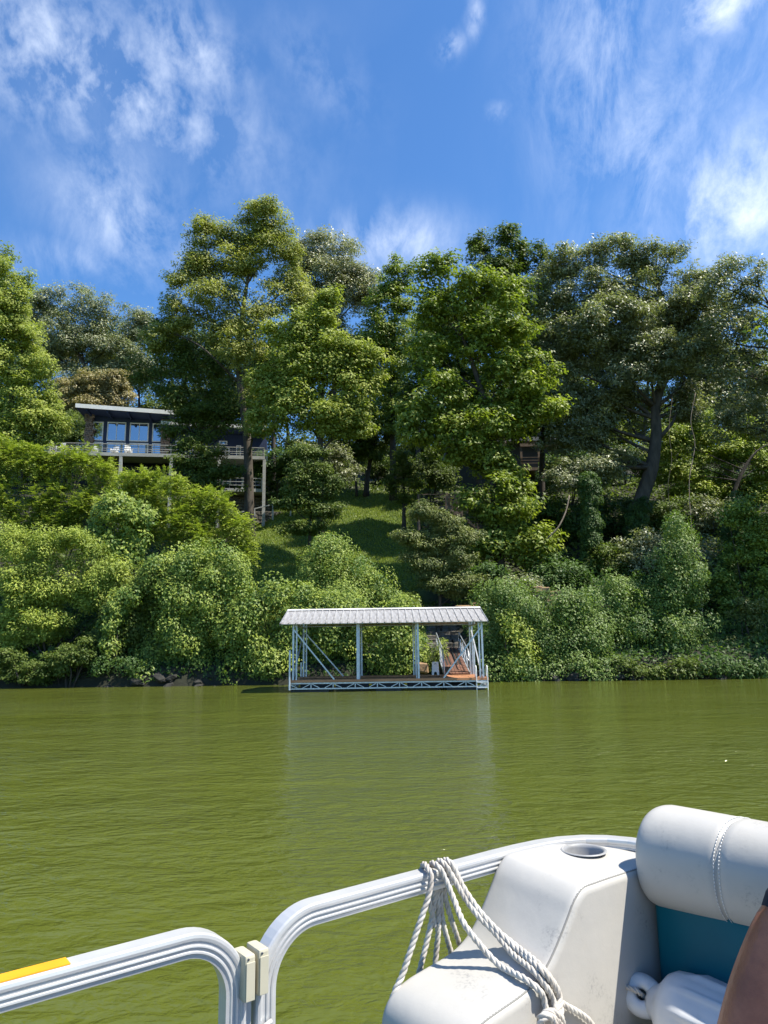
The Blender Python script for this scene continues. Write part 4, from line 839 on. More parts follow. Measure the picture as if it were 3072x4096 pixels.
# gangway
gw = thing('gangway', 'sloping brown gangway with galvanized handrails from dock to bank', 'gangway', (3.3, 33.75, .5))
GL, GH = 5.3, 1.17; gd = Vector((0, GL, GH)).normalized(); gu = Vector((0, -gd.z, gd.y))
for i in range(7):
    x = -.56+.16*i; MB().bar(Vector((x+.08, 0, .03)), Vector((x+.08, GL, GH+.03)), .145, .04, up=gu).build('board', M['gangwood'], gw)
for i in (1, 2, 4, 5): MB().bar(Vector((-.56+.16*i+.08, .12, .0535)), Vector((-.56+.16*i+.08, GL-.2, GH+.0535)), .085, .006, up=gu).build('grip_strip', M['float'], gw)
for x in (-.6, .6):
    MB().bar((x, 0, -.03), (x, GL, GH-.03), .05, .12, up=gu).build('stringer', M['galv'], gw)
    pts = [Vector((x, .05, .1)), Vector((x, .5, 1.06)), Vector((x, GL-.35, GH+.62))]
    MB().tube([Vector((x, .02, .05)), Vector((x, .55, 1.02)), Vector((x, .75, 1.13)), Vector((x, GL-.5, GH+.83)), Vector((x, GL-.3, GH+.75)), Vector((x, GL-.25, GH))], .026, 7).build('handrail', M['galv'], gw, smooth=True)
    MB().tube([Vector((x, .3, .55)), Vector((x, GL-.25, GH+.4))], .018, 6).build('mid_rail', M['galv'], gw, smooth=True)
    for k in range(1, 5): y = GL*k/5.2; MB().bar((x, y, y*GH/GL), (x, y, y*GH/GL+.98-.06*k), .035).build('post', M['galv'], gw)
    for k in range(4): y = GL*(k+1)/5.2; MB().bar((x, y, y*GH/GL+.05), (x, y+.95, (y+.95)*GH/GL+.75-.05*k), .022).build('brace', M['galv'], gw)
# white box
wb_ = thing('dock_box', 'white moulded plastic box with arched foot standing on the dock left of the gangway', 'box', (2.27, 33.72, .494))
bmx = MB(); n = 9
out = [(-.17, 0), (-.145, .57), (-.125, .60), (.125, .60), (.145, .57), (.17, 0), (.075, 0)]+[(.075*math.cos(t), .085*math.sin(t)+.06) for t in np.linspace(0, math.pi, n)]+[(-.075, 0)]
k = len(out); bmx.add([(x, -.11, z) for x, z in out]+[(x*.97, .13, z) for x, z in out], [tuple(range(k)), tuple(range(2*k-1, k-1, -1))]+[(i, (i+1) % k, k+(i+1) % k, k+i) for i in range(k)])
body = bmx.build('body', M['whiteplastic'], wb_); bmod = body.modifiers.new('bevel', 'BEVEL'); bmod.width = .008; bmod.segments = 2
bp_ = MB()
for i, x in enumerate((-.085, -.055, -.03, .0, .03, .06)): bp_.box(x, x+.018+.006*(i % 2), -.1135, -.112, .485, .505)
bp_.box(-.03, .03, -.1135, -.112, .525, .545); bp_.build('printed_mark', M['darkprint'], wb_)
db = MB()
for i in range(7):
    a = RNG.uniform(0, 6); db.tube([(.13*math.cos(t+a)*RNG.uniform(.8, 1.1), .08*math.sin(t+a), .05+.03*i+.03*math.sin(2*t)) for t in np.linspace(0, 6.0, 14)], .02, 5)
db = db.build('rope_bundle', M['blackmetal'], smooth=True); db.location = (3.93, 30.62, .495); tag(db, 'small dark bundle lying at the right corner posts of the dock', 'bundle')

# ------------------------------------------------------------------ pontoon boat in the foreground (local x along the rail, -y into the boat)
BO = np.array([-0.071, 1.276, 0]); BA = math.atan2(.613, .79)
boat = thing('pontoon_boat', 'pontoon boat corner with aluminium rails, white vinyl lounge and teal backrest', 'boat', tuple(BO), BA)
_e1 = np.array([math.cos(BA), math.sin(BA), 0]); _e2 = np.array([_e1[1], -_e1[0], 0])
def hitw(x, y, w):
    d = ray(x, y); q = CAM-BO; t = (w-q@_e2)/(d@_e2); p = CAM+d*t; return float((p-BO)@_e1), float(p[2])
def B3(s, w, z): return (s, -w, z)
def vinyl(name, c1, c2, dirt, stain=.45):
    m = mat(name, c1, c2, 9, .42, spec=.45 if stain else .18, bump=.0005, bscale=45, lo=.3, hi=.75)
    nt = m.node_tree; N = nt.nodes; L = nt.links; b = N['Principled BSDF']; src = b.inputs['Base Color'].links[0].from_socket
    tc = N.new('ShaderNodeTexCoord')
    def ns(sc, dt, lo, hi):
        n = N.new('ShaderNodeTexNoise'); L.new(tc.outputs['Object'], n.inputs[0]); n.inputs['Scale'].default_value = sc; n.inputs['Detail'].default_value = dt; n.inputs['Roughness'].default_value = .7
        r = N.new('ShaderNodeMapRange'); L.new(n.outputs[0], r.inputs[0]); r.inputs[1].default_value = lo; r.inputs[2].default_value = hi; return r.outputs[0]
    ml = N.new('ShaderNodeMath'); ml.operation = 'MULTIPLY'; L.new(ns(9, 3, .56, .7), ml.inputs[0]); L.new(ns(170, 4, .5, .66), ml.inputs[1])
    m2 = N.new('ShaderNodeMath'); m2.operation = 'MULTIPLY'; m2.inputs[1].default_value = dirt; L.new(ml.outputs[0], m2.inputs[0])
    mx = N.new('ShaderNodeMix'); mx.data_type = 'RGBA'; L.new(m2.outputs[0], mx.inputs[0]); L.new(src, mx.inputs[6]); mx.inputs[7].default_value = (.14, .14, .15, 1)
    mx2 = N.new('ShaderNodeMix'); mx2.data_type = 'RGBA'; L.new(mx.outputs[2], mx2.inputs[6]); mx2.inputs[7].default_value = (.52, .49, .43, 1)
    m3 = N.new('ShaderNodeMath'); m3.operation = 'MULTIPLY'; m3.inputs[1].default_value = stain; L.new(ns(5, 8, .5, .75), m3.inputs[0]); L.new(m3.outputs[0], mx2.inputs[0])
    L.new(mx2.outputs[2], b.inputs['Base Color']); return m
BM = {'vinyl': vinyl('white_vinyl', (.46, .445, .415), (.42, .405, .375), .7), 'teal': vinyl('teal_vinyl', (.002, .108, .15), (.002, .098, .135), 0., 0.),
 'alu': mat('anodized_aluminium', (.60, .60, .595), (.54, .54, .54), 14, .3, .3, .5, stretch=(1, 1, 3)), 'cream': mat('cream_plastic', (.50, .465, .35), (.43, .40, .30), 12, .45),
 'yellow': mat('yellow_sticker', (.75, .36, .012), (.66, .28, .01), 8, .45), 'seamline': mat('seam_line', (.22, .215, .20), rough=.8), 'thread': mat('thread', (.75, .74, .72), rough=.8),
 'rope': mat('rope_fibre', (.58, .555, .51), (.42, .385, .34), 30, .85, bump=.0008, bscale=300, c3=(.36, .31, .27), c3scale=9, c3lo=.56, c3hi=.75),
 'fender': mat('fender_vinyl', (.60, .61, .62), (.54, .55, .56), 10, .3, c3=(.4, .42, .42), c3scale=16, c3lo=.62, c3hi=.8), 'deck': mat('boat_carpet', (.12, .125, .13), (.08, .085, .09), 60, .95),
 'cupgrey': mat('cup_interior', (.33, .33, .33), (.24, .24, .24), 30, .5), 'hull': mat('hull_aluminium', (.5, .51, .52), (.4, .41, .42), 4, .35, .8),  # cup grey carries the shadow inside the holder
 'skin': mat('skin', (.50, .155, .07), (.33, .095, .042), 22, .42, bump=.0025, bscale=55), 'navycloth': mat('navy_cloth', (.012, .014, .03), (.008, .01, .022), 40, .9, bump=.001, bscale=250),
 'shorts': mat('shorts_cloth', (.10, .09, .07), (.08, .07, .055), 40, .9), 'lip': mat('lip', (.28, .09, .06), rough=.5), 'hair': mat('hair', (.012, .01, .009), rough=.6)}
prof = [(-.0145, .0165), (.0115, .0165), (.0148, .0145), (.0155, .0105), (.0150, .0070), (.0132, .0055), (.0132, .0015), (.0150, .0008), (.0153, -.0012), (.0146, -.0026), (.0132, -.0032), (.0132, -.0062), (.0148, -.0070), (.0150, -.0092), (.0140, -.0106), (.0130, -.0114), (.0120, -.0165), (-.0125, -.0165), (-.0145, -.0145)]
prof = [(x, -y) for x, y in prof]
def arc(cx, cz, r_, a0, a1, n=14): return [(cx+r_*math.cos(t), cz+r_*math.sin(t)) for t in np.linspace(R(a0), R(a1), n)]
path = [B3(-.155, 0, z) for z in (.66, .95, 1.2)]+[B3(s, 0, z) for s, z in arc(-.067, 1.298, .088, 180, 90)]+[B3(s, 0, 1.386) for s in (0, .12, .25)]
path += [B3(s, w, 1.386) for s, w in ((.36, 0), (.42, .002), (.48, .008), (.53, .02), (.575, .042), (.61, .075), (.632, .115), (.643, .17), (.646, .25), (.646, 1.4), (.646, 2.2))]
MB().sweep(prof, path, (0, -1, 0)).build('side_rail', BM['alu'], boat)
MB().sweep(prof, [B3(-.155, 0, .80-.0)]+[B3(s, w, .80) for s, w in ((-.13, 0), (.36, 0), (.48, .008), (.575, .042), (.632, .115), (.646, .25), (.646, 2.2))], (0, -1, 0)).build('lower_rail', BM['alu'], boat)
gate = MB().sweep(prof, [B3(s, 0, 1.390) for s in (-1.25, -.9, -.6, -.4, -.3)]+[B3(s, 0, z) for s, z in arc(-.284, 1.309, .081, 90, 0)]+[B3(-.203, 0, z) for z in (1.2, .95, .72)], (0, -1, 0)).build('gate', BM['alu'], boat)
MB().sweep(prof, [B3(-1.25, 0, .80), B3(-.22, 0, .80)], (0, -1, 0)).build('lower_rail', BM['alu'], gate)
MB().box(-.187, -.176, -.006, .008, .72, 1.31).build('stop_bar', BM['alu'], gate)
MB().box(-1.25, -.437, -.0105, .0135, 1.4068, 1.4082).build('warning_sticker', BM['yellow'], gate)
for s0, s1, nm, par in ((-.1995, -.1825, 'gate_latch', gate), (-.1775, -.1605, 'gate_latch', boat)):
    z1 = 1.362 if par is gate else 1.365
    lt = MB().box(s0, s1, -.030, .012, z1-.062, z1).build(nm, BM['cream'], par, bevel=.004, smooth=False)
    MB().box(s0+.0015, s1-.0015, -.0318, -.0302, z1-.060, z1-.009).build('cover_plate', BM['cream'], lt, bevel=.0007)
    MB().tube([(s0+.005, -.0295, z1-.0045), (s0+.005, -.0312, z1-.0052)], .0016, 8).build('screw', M['darkprint'], lt)
MB().tube([(-.168, -.02, 1.255), (-.150, -.022, 1.262)], .0035, 8).build('gate_pin', BM['alu'], boat, smooth=True)
# deck, pontoon, bench base
MB().box(-1.6, .66, -2.6, .02, .60, .68).build('deck', BM['deck'], boat); MB().box(-1.6, .668, .021, .035, .56, .70).build('deck_edge', BM['alu'], boat)
MB().tube([(-1.7, -.45, .22), (.4, -.45, .22), (.7, -.45, .3), (.95, -.45, .5)], [.3, .3, .24, .05], 20).build('pontoon', BM['hull'], boat, smooth=True)
MB().tube([(-1.7, -2.2, .22), (.4, -2.2, .22), (.7, -2.2, .3), (.95, -2.2, .5)], [.3, .3, .24, .05], 20).build('pontoon', BM['hull'], boat, smooth=True)
# corner console: smooth profile swept across its width
cp = smooth_path([(.630, 1.377), (.55, 1.3835), (.46, 1.3855), (.395, 1.3855), (.362, 1.384), (.336, 1.369), (.315, 1.345), (.285, 1.312), (.256, 1.286), (.228, 1.2705), (.195, 1.2615), (.15, 1.255), (.112, 1.249), (.082, 1.239), (.062, 1.222), (.052, 1.195), (.050, 1.15), (.050, 1.0), (.050, .69)], .006)
cp = [np.array(p) for p in cp]
def cnormal(i):
    t = cp[min(i+1, len(cp)-1)]-cp[max(i-1, 0)]; t = t/np.linalg.norm(t); return np.array([-t[1], t[0]])*-1 if False else np.array([t[1], -t[0]])
CS = [p[0] for p in cp[::-1] if p[1] > 1.21]; CZ = [p[1] for p in cp[::-1] if p[1] > 1.21]
def wmin(s): return float(np.interp(s, [0, .40, .48, .53, .575, .61, .632], [.014, .014, .020, .034, .058, .092, .135]))
WI = .205; NW = 40
def console():
    vs = []; fs = []; n = len(cp)
    for i, p in enumerate(cp):
        nr = cnormal(i); a = wmin(p[0]); 
        for j in range(NW):
            t = j/(NW-1); tt = .5-.5*math.cos(math.pi*t); w = a+(WI-a)*tt
            d0, d1 = w-a, WI-w; off = 0
            for d, r_ in ((d0, .013), (d1, .015)):
                if d < r_: off += r_-math.sqrt(max(0, r_*r_-(r_-d)**2))
            crown_ = .003*(1-(2*tt-1)**2)
            q = p-nr*(off-crown_); vs.append(B3(q[0], w, q[1]+.019*((WI-w)/WI)**2*min(1, max(0, (q[0]-.27)/.09))))
    for i in range(n-1):
        for j in range(NW-1): a = i*NW+j; fs.append((a, a+1, a+NW+1, a+NW))
    mb = MB().add(vs, fs)
    for j, sgn in ((0, 1), (NW-1, -1)):                                   # sides: strips down to the deck
        base = [mb.v[i*NW+j] for i in range(n)]; k0 = len(mb.v); mb.v += [(x, y-.0, .69) for x, y, z in base]
        for i in range(n-1): mb.f.append((i*NW+j, (i+1)*NW+j, k0+i+1, k0+i))
    k0 = len(mb.v); row = [mb.v[j] for j in range(NW)]; mb.v += [(x, y, .69) for x, y, z in row]
    for j in range(NW-1): mb.f.append((j, j+1, k0+j+1, k0+j))
    return mb.build('console', BM['vinyl'], boat, smooth=True)
con = console()
CUP = (.513, -.088); CR = .0395
def drill(o):
    mb = MB().lathe([(0.0001, .06), (CR, .06), (CR, -.085), (0.0001, -.085)], 40, (CUP[0], CUP[1], 1.383)); c = mb.build('cutter', None); c.parent = o.parent
    md = o.modifiers.new('cut', 'BOOLEAN'); md.operation = 'DIFFERENCE'; md.object = c; md.solver = 'EXACT'
    bpy.context.view_layer.update(); dg = bpy.context.evaluated_depsgraph_get(); me = bpy.data.meshes.new_from_object(o.evaluated_get(dg)); o.modifiers.clear(); o.data = me; bpy.data.objects.remove(c)
MB().lathe([(CR+.0065, .0012), (CR+.0058, .0026), (CR+.002, .003), (CR-.001, .001), (CR-.003, -.004), (CR-.0055, -.075), (0.0005, -.076)], 40, (CUP[0], CUP[1], 1.3945)).build('cup_holder', BM['cupgrey'], con, smooth=True)
def seam(pts, parent, r_=.0011, st=.0075):
    pts = [Vector(p) for p in pts]; MB().tube(pts, .0019, 6).build('seam', BM['seamline'], parent, smooth=True)
    q = smooth_path(pts, st); mb = MB()
    for i in range(len(q)-1):
        a = Vector(q[i]); b_ = Vector(q[i+1]); mb.tube([a.lerp(b_, .12), a.lerp(b_, .5)+Vector((0, 0, .0007)), a.lerp(b_, .72)], .0013, 5)
    s = mb.build('stitching', BM['thread'], parent, smooth=True); s['kind'] = 'stuff'
sp = []
for i, p in enumerate(cp):
    if p[1] > 1.1: q = p-cnormal(i)*(.0030); sp.append(B3(q[0], WI-.0068, q[1]))
seam(sp[::2], con)
try: drill(con)
except Exception as e: print('drill failed', e)
con.data.polygons.foreach_set('use_smooth', [True]*len(con.data.polygons))
try: con.data.set_sharp_from_angle(angle=R(50))
except Exception as e: print(e)
# bolster, backrest, bench
SW = .362
def bolster():
    ws = [.2065, .2075, .210, .214, .219, .226, .235, .25, .28, .32, .345, .355, .3605, .362, .3635, .369, .38, .42, .5, .6, .7, .8, .9, 1.0, 1.1, 1.2, 1.3]; n = 48; vs = []; fs = []
    for w in ws:
        e = max(0, .235-w)/.0285; k = math.sqrt(max(0, 1-min(1, e)**2.6))*.16+.84 if e > 0 else 1
        if e > .97: k = .80
        g = .0045*math.exp(-((w-SW)/.004)**2); r_ = .0885*k-g+.002*math.sin(w*9)
        for j in range(n):
            t = 2*math.pi*j/n; c, s_ = math.cos(t), math.sin(t); q = 1/(abs(c)**2.25+abs(s_)**2.25)**(1/2.25)
            vs.append(B3(.592+.06*(w-.2)+r_*q*c, w, 1.4+r_*q*s_))
    for i in range(len(ws)-1):
        for j in range(n): a = i*n+j; b_ = i*n+(j+1) % n; fs.append((a, b_, b_+n, a+n))
    fs.append(tuple(range(n))); fs.append(tuple((len(ws)-1)*n+j for j in range(n)))
    return MB().add(vs, fs).build('bolster', BM['vinyl'], boat, smooth=True)
bol = bolster()
def ring(w, r_, rad, mt, nm, dash=False):
    pts = []
    for t in np.linspace(0, 2*math.pi, 97):
        c, s_ = math.cos(t), math.sin(t); q = 1/(abs(c)**2.25+abs(s_)**2.25)**(1/2.25); pts.append(Vector(B3(.592+.06*(w-.2)+r_*q*c, w, 1.4+r_*q*s_)))
    mb = MB()
    if dash:
        for i in range(96): mb.tube([pts[i].lerp(pts[i+1], .1), pts[i].lerp(pts[i+1], .75)], rad, 5)
    else: mb.tube(pts, rad, 6, cap=False)
    o = mb.build(nm, mt, bol, smooth=True)
    if dash: o['kind'] = 'stuff'
ring(.2175, .0835, .0028, BM['vinyl'], 'piping'); ring(SW-.0045, .0886, .0007, BM['thread'], 'stitching', True); ring(SW+.0045, .0886, .0007, BM['thread'], 'stitching', True)
def puffed(name, x0, x1, w0, w1, z0, z1, m, puff, axis, parent, bev=.02):
    mb = MB(); N_ = 15; vs = []; fs = []
    for i in range(N_):
        for j in range(N_):
            a, b_ = i/(N_-1), j/(N_-1); h = (1-(2*a-1)**4)*(1-(2*b_-1)**4)
            vs.append((x0-puff*h, -(w0+(w1-w0)*a), z0+(z1-z0)*b_) if axis == 'x' else (x0+(x1-x0)*a, -(w0+(w1-w0)*b_), z1+puff*h))
    for i in range(N_-1):
        for j in range(N_-1): a = i*N_+j; fs.append((a, a+1, a+N_+1, a+N_))
    mb.add(vs, fs); k = len(mb.v); per = [i*N_ for i in range(N_)]+[(N_-1)*N_+j for j in range(1, N_)]+[i*N_+N_-1 for i in range(N_-2, -1, -1)]+[j for j in range(N_-2, 0, -1)]
    mb.v += [((x1, y, z) if axis == 'x' else (x, y, z0)) for (x, y, z) in (mb.v[i] for i in per)]
    n = len(per); mb.f += [(per[i], per[(i+1) % n], k+(i+1) % n, k+i) for i in range(n)]+[tuple(k+i for i in range(n))]
    o = mb.build(name, m, parent); md = o.modifiers.new('bevel', 'BEVEL'); md.width = bev; md.segments = 4; md.limit_method = 'ANGLE'; md.angle_limit = R(50)
    o.data.polygons.foreach_set('use_smooth', [True]*len(o.data.polygons)); return o
puffed('backrest', .545, .62, .2125, 1.3, 1.10, 1.345, BM['teal'], .012, 'x', boat, .016)
MB().box(.02, .62, -1.3, -.212, .682, 1.04).build('bench_base', BM['vinyl'], boat, bevel=.006)
puffed('seat_cushion', .02, .54, .213, 1.3, 1.043, 1.11, BM['vinyl'], .012, 'z', boat, .02)
# ---- fender
fz = 1.208; fo = thing('boat_fender', 'white ribbed boat fender with a rope eye lying before the teal backrest', 'fender', tuple(BO+.463*_e1-.012*_e2+np.array([0, 0, fz])), BA)
FA = Vector((.10, -.97, -.10)).normalized()
def fender():
    fx_ = FA; u_ = Vector((0, 0, 1)); v_ = fx_.cross(u_).normalized(); u_ = v_.cross(fx_)
    st = [(.244, .018), (.252, .027), (.262, .034), (.270, .044), (.278, .056), (.290, .064), (.31, .068), (.33, .069), (.50, .069), (.62, .069), (.65, .062), (.67, .045), (.68, .03)]
    n = 96; vs = []; fs = []
    for w, r_ in st:
        for k in range(n):
            t = 2*math.pi*k/n; rib = (.007*max(0, math.cos(t*11))**2.5 if .315 < w < .63 else 0); rr = r_-.002+rib
            vs.append(fx_*w+u_*(rr*math.cos(t))+v_*(rr*math.sin(t)))
    m_ = len(st)
    for i in range(m_-1):
        for k in range(n): k2 = (k+1) % n; fs.append((i*n+k, i*n+k2, (i+1)*n+k2, (i+1)*n+k))
    fs.append(tuple(range(n))); fs.append(tuple((m_-1)*n+k for k in range(n)))
    MB().add(vs, fs).build('body', BM['fender'], fo, smooth=True)
    # flattened eye lug with a hole, hole axis across (facing the camera)
    c = fx_*.231; hole = .0088; outer = .034; vs = []; fs = []; nn = 28
    ax_ = (Vector((-.72, -.5, .48))).normalized(); a_ = (fx_-ax_*fx_.dot(ax_)).normalized(); b_ = ax_.cross(a_)
    prf = [(hole, -.012), (hole+.004, -.018), (hole+.010, -.018), (outer-.006, -.016), (outer, -.008), (outer, .008), (outer-.006, .016), (hole+.010, .018), (hole+.004, .018), (hole, .012)]
    for r_, h in prf:
        for k in range(nn):
            t = 2*math.pi*k/nn; st_ = 1+.35*max(0, math.cos(t))*(r_ > .02); vs.append(c+a_*(r_*math.cos(t)*st_)+b_*(r_*math.sin(t))+ax_*h)
    m_ = len(prf)
    for i in range(m_):
        for k in range(nn): k2 = (k+1) % nn; i2 = (i+1) % m_; fs.append((i*nn+k, i*nn+k2, i2*nn+k2, i2*nn+k))
    MB().add(vs, fs).build('eye', BM['fender'], fo, smooth=True)
    q = [c-ax_*.03+a_*.004, c+ax_*.0+a_*.002, c+ax_*.024-a_*.012, c+ax_*.018-a_*.034, c-a_*.038+b_*.008+Vector((0, 0, .02)), Vector((.03, -.195, .05)), Vector((.06, -.20, .11)), Vector((.075, -.204, .14))]
    rope_tube([tuple(p) for p in q], .0042, BM['rope'], 'lanyard', fo)
# ---- ropes
def rope_tube(pts, rad, m, name, parent, step=.0032):
    q = [Vector(p) for p in smooth_path(pts, step)]; fr = frames(q); mb = MB(); s = 0; ph = []
    for i, p in enumerate(q):
        if i: s += (q[i]-q[i-1]).length
        ph.append(s*2*math.pi/(rad*7.0))
    for k in range(3):
        st = [p+a*(math.cos(f_+k*2.094)*rad*.5)+b_*(math.sin(f_+k*2.094)*rad*.5) for p, (t, a, b_), f_ in zip(q, fr, ph)]
        mb.tube(st, rad*.56, 7)
    return mb.build(name, m, parent, smooth=True)
fender()
def c4(X, Y): return (1500+X/1.3825)/1.8517, (3200+Y/1.3825)/1.8517
rope = thing('rope', 'white twisted mooring rope looped several times over the rail and knotted on the console', 'rope', tuple(BO), BA)
def strand(pts, rad=.0053):
    P_ = []
    for X, Y, w in pts:
        v = c4(X, Y)
        for ww in [] if w < .035 else np.arange(.26, -.01, -.002):                            # keep the rope on top of the vinyl
            s, z = hitw(*v, ww); 
            if wmin(s) < ww < WI and .05 < s < .6 and z < float(np.interp(s, CS, CZ))+.004: w = max(w, ww+.008) if w > 0 else w; break
        s, z = hitw(*v, w); P_.append(B3(s, w, z))
    rope_tube(P_, rad, BM['rope'], 'strand', rope)
strand([(330, 700, -.028), (300, 560, -.026), (275, 440, -.024), (262, 375, -.018), (275, 356, 0), (300, 392, .022), (310, 430, .027), (296, 530, .028), (243, 690, .026), (190, 850, .024), (150, 970, .022), (102, 1080, .02), (66, 1230, .018), (50, 1330, .018)])
strand([(205, 1120, -.032), (250, 930, -.03), (285, 790, -.03), (315, 650, -.028), (330, 500, -.026), (318, 400, -.022), (315, 350, 0), (352, 372, .022), (385, 430, .028), (440, 560, .045), (490, 680, .075), (580, 800, .10), (690, 915, .128), (820, 985, .158), (905, 1050, .185), (935, 1110, .203), (950, 1200, .216)])
strand([(318, 1050, -.032), (338, 850, -.03), (350, 700, -.028), (345, 500, -.026), (350, 400, -.022), (352, 338, 0), (388, 360, .022), (425, 420, .028), (500, 545, .05), (570, 640, .075), (660, 730, .10), (760, 850, .128), (880, 950, .16), (950, 1040, .19), (985, 1110, .208), (1000, 1200, .22)])
strand([(455, 960, -.032), (405, 790, -.03), (372, 660, -.03), (362, 520, -.028), (375, 420, -.024), (385, 335, 0), (420, 352, .022), (455, 420, .030), (510, 520, .05), (590, 630, .078), (680, 725, .105), (790, 830, .133), (920, 940, .166), (990, 1030, .196), (1022, 1110, .212), (1030, 1210, .224)])
strand([(500, 900, -.032), (448, 740, -.03), (415, 640, -.03), (385, 520, -.028), (392, 440, -.022), (405, 345, 0), (440, 380, .022), (480, 470, .036), (560, 590, .062), (650, 700, .09), (770, 800, .12), (900, 905, .155), (985, 1010, .19), (1020, 1090, .21), (1010, 1180, .222)])
strand([(985, 1180, .215), (1020, 1125, .214), (1075, 1150, .213), (1130, 1180, .213), (1185, 1225, .213), (1230, 1300, .213)])
strand([(905, 1215, .22), (960, 1170, .232), (1010, 1190, .236), (1035, 1240, .226), (980, 1275, .22), (920, 1250, .225), (930, 1190, .235), (1000, 1215, .238), (1045, 1280, .225)])
strand([(930, 1330, .22), (915, 1230, .232), (965, 1195, .24), (1000, 1250, .24), (1020, 1330, .225)])
# ---- person on the bench, right arm in view
pr_ = thing('person', 'person in a navy shirt sitting on the bench, bare right arm hanging down', 'person', tuple(BO), BA)
def skin_body(name, joints, edges, mt, parent, root=0, sub=2):
    me = bpy.data.meshes.new(name); me.from_pydata([B3(*j[:3]) for j in joints], edges, []); o = bpy.data.objects.new(name, me); link(o, parent)
    md = o.modifiers.new('skin', 'SKIN'); md.use_smooth_shade = True
    if not me.skin_vertices: 
        bm = bmesh.new(); bm.from_mesh(me); bm.verts.layers.skin.verify(); bm.to_mesh(me); bm.free()
    for i, j in enumerate(joints):
        r_ = j[3] if isinstance(j[3], tuple) else (j[3], j[3]); sv = me.skin_vertices[0].data[i]; sv.radius = r_; sv.use_root = (i == root)
    ss = o.modifiers.new('sub', 'SUBSURF'); ss.levels = sub; ss.render_levels = sub
    bpy.context.view_layer.update(); dg = bpy.context.evaluated_depsgraph_get(); nm = bpy.data.meshes.new_from_object(o.evaluated_get(dg)); o.modifiers.clear(); o.data = nm
    nm.materials.clear(); nm.materials.append(mt); nm.polygons.foreach_set('use_smooth', [True]*len(nm.polygons)); return o
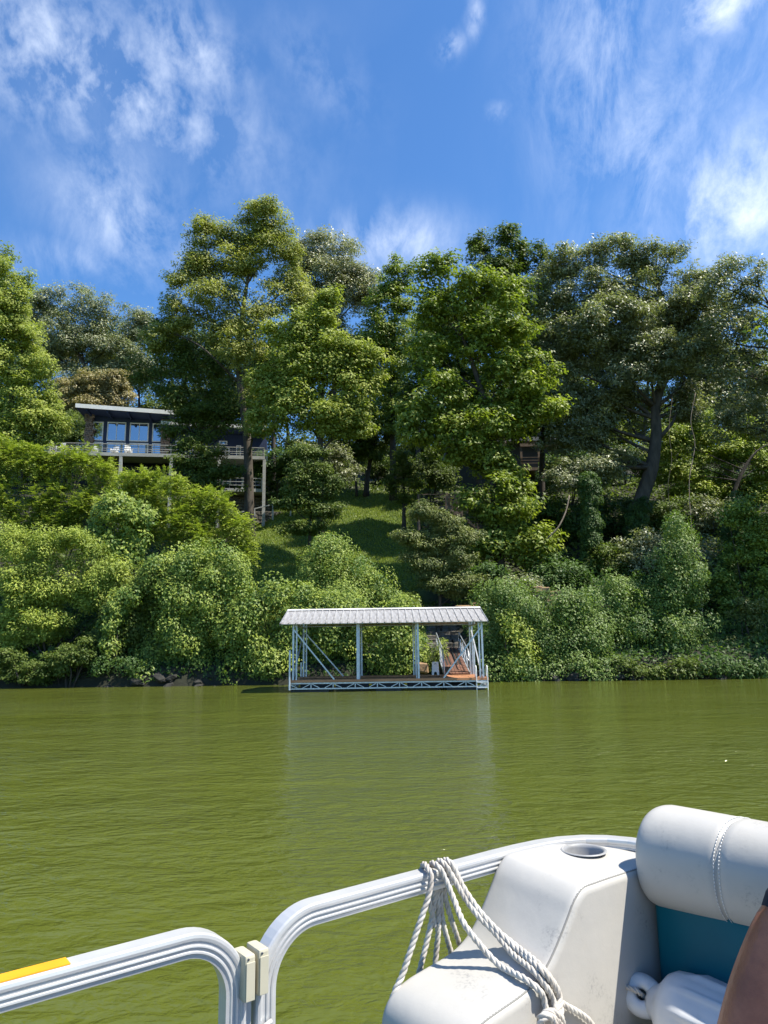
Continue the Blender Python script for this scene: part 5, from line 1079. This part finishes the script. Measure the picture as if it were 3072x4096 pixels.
def body():
    J = []; E = []
    def add(s, w, z, r_, p=None):
        J.append((s, w, z, r_)); i = len(J)-1
        if p is not None: E.append((p, i))
        return i
    pel = add(.33, .80, 1.20, .13); wa = add(.35, .80, 1.34, .125, pel); ch = add(.35, .80, 1.46, .14, wa); nk0 = add(.34, .80, 1.575, .065, ch); nk = add(.32, .80, 1.63, .05, nk0); hd = add(.305, .80, 1.70, (.088, .082), nk); hd2 = add(.30, .80, 1.775, (.10, .09), hd); hd3 = add(.305, .80, 1.85, (.075, .068), hd2)
    for sg in (-1, 1):
        W_ = lambda w: .80+sg*(w-.80) if sg == 1 else w
        if sg == -1: A_ = [(.33, .655, 1.50, .06), (.275, .600, 1.455, .051), (.215, .578, 1.375, .048), (.165, .562, 1.285, .044), (.13, .555, 1.215, .037), (.02, .60, 1.19, .035), (-.07, .64, 1.185, .026), (-.10, .65, 1.185, .026)]
        else: A_ = [(.33, .945, 1.525, .062), (.29, 1.0, 1.475, .05), (.24, 1.02, 1.38, .046), (.19, 1.03, 1.28, .042), (.15, 1.03, 1.21, .036), (.04, .99, 1.19, .035), (-.05, .95, 1.185, .026), (-.08, .94, 1.185, .026)]
        p = ch
        for a in A_: p = add(*a, p)
        hs, hw, hz_ = J[p][:3]
        for k in range(4):
            q = add(hs-.035, hw+(k-1.5)*.019, hz_+.004, .010, p); q = add(hs-.065, hw+(k-1.5)*.021, hz_-.003, .009, q); add(hs-.088+.008*abs(k-1.3), hw+(k-1.5)*.021, hz_-.016, .0075, q)
        q = add(hs+.0, hw-sg*.03, hz_, .011, p); add(hs-.03, hw-sg*.045, hz_-.006, .009, q)
        l = add(.22, .80+sg*.09, 1.165, .085, pel); l = add(.02, .80+sg*.12, 1.15, .075, l); l = add(-.10, .80+sg*.12, 1.13, .06, l); l = add(-.11, .80+sg*.12, .95, .055, l); l = add(-.10, .80+sg*.12, .76, .04, l); l = add(-.16, .80+sg*.12, .722, .04, l); add(-.27, .80+sg*.13, .715, .032, l)
    o = skin_body('body', J, E, BM['skin'], pr_)
    def cloth(name, joints, edges, m, root=0): return skin_body(name, joints, edges, m, o, root)
    cloth('shirt', [(.33, .80, 1.17, .15), (.35, .80, 1.32, .148), (.35, .80, 1.46, .155), (.34, .80, 1.56, .085), (.335, .655, 1.505, .072), (.30, .620, 1.475, .064), (.245, .588, 1.418, .060), (.335, .945, 1.535, .076), (.30, .985, 1.50, .070), (.272, 1.003, 1.468, .066)],
          [(0, 1), (1, 2), (2, 3), (2, 4), (4, 5), (5, 6), (2, 7), (7, 8), (8, 9)], BM['navycloth'])
    cloth('shorts', [(.33, .80, 1.20, .145), (.22, .71, 1.165, .10), (.03, .68, 1.15, .088), (.22, .89, 1.165, .10), (.03, .92, 1.15, .088)], [(0, 1), (1, 2), (0, 3), (3, 4)], BM['shorts'])
    h = MB(); 
    for i in range(9):
        pass
    bm = bmesh.new(); bmesh.ops.create_uvsphere(bm, u_segments=20, v_segments=12, radius=1)
    for v in bm.verts:
        x, y, z = .312+v.co.x*.091, -.80+v.co.y*.097, 1.762+v.co.z*.096
        v.co = Vector((x, y, max(z, 1.795 if x < .262 else 1.71)))
    me = bpy.data.meshes.new('hair'); bm.to_mesh(me); bm.free(); me.materials.append(BM['hair']); me.polygons.foreach_set('use_smooth', [True]*len(me.polygons)); link(bpy.data.objects.new('hair', me), o)
    MB().tube([(.232, -.80, 1.752), (.214, -.80, 1.725), (.208, -.80, 1.712), (.230, -.80, 1.703)], [.007, .010, .014, .009], 10).build('nose', BM['skin'], o, smooth=True)
    for sg in (-1, 1):
        MB().tube([(.234, -.80+sg*.032, 1.75), (.2275, -.80+sg*.032, 1.75)], [.011, .007], 10).build('eye', M['darkprint'], o, smooth=True)
        MB().tube([(.308, -.80+sg*.083, 1.765), (.316, -.80+sg*.092, 1.745), (.314, -.80+sg*.090, 1.722), (.306, -.80+sg*.083, 1.708)], [.008, .013, .011, .006], 8).build('ear', BM['skin'], o, smooth=True)
    MB().tube([(.243, -.776, 1.678), (.232, -.80, 1.677), (.243, -.824, 1.678)], .0055, 8).build('mouth', BM['lip'], o, smooth=True)
body()
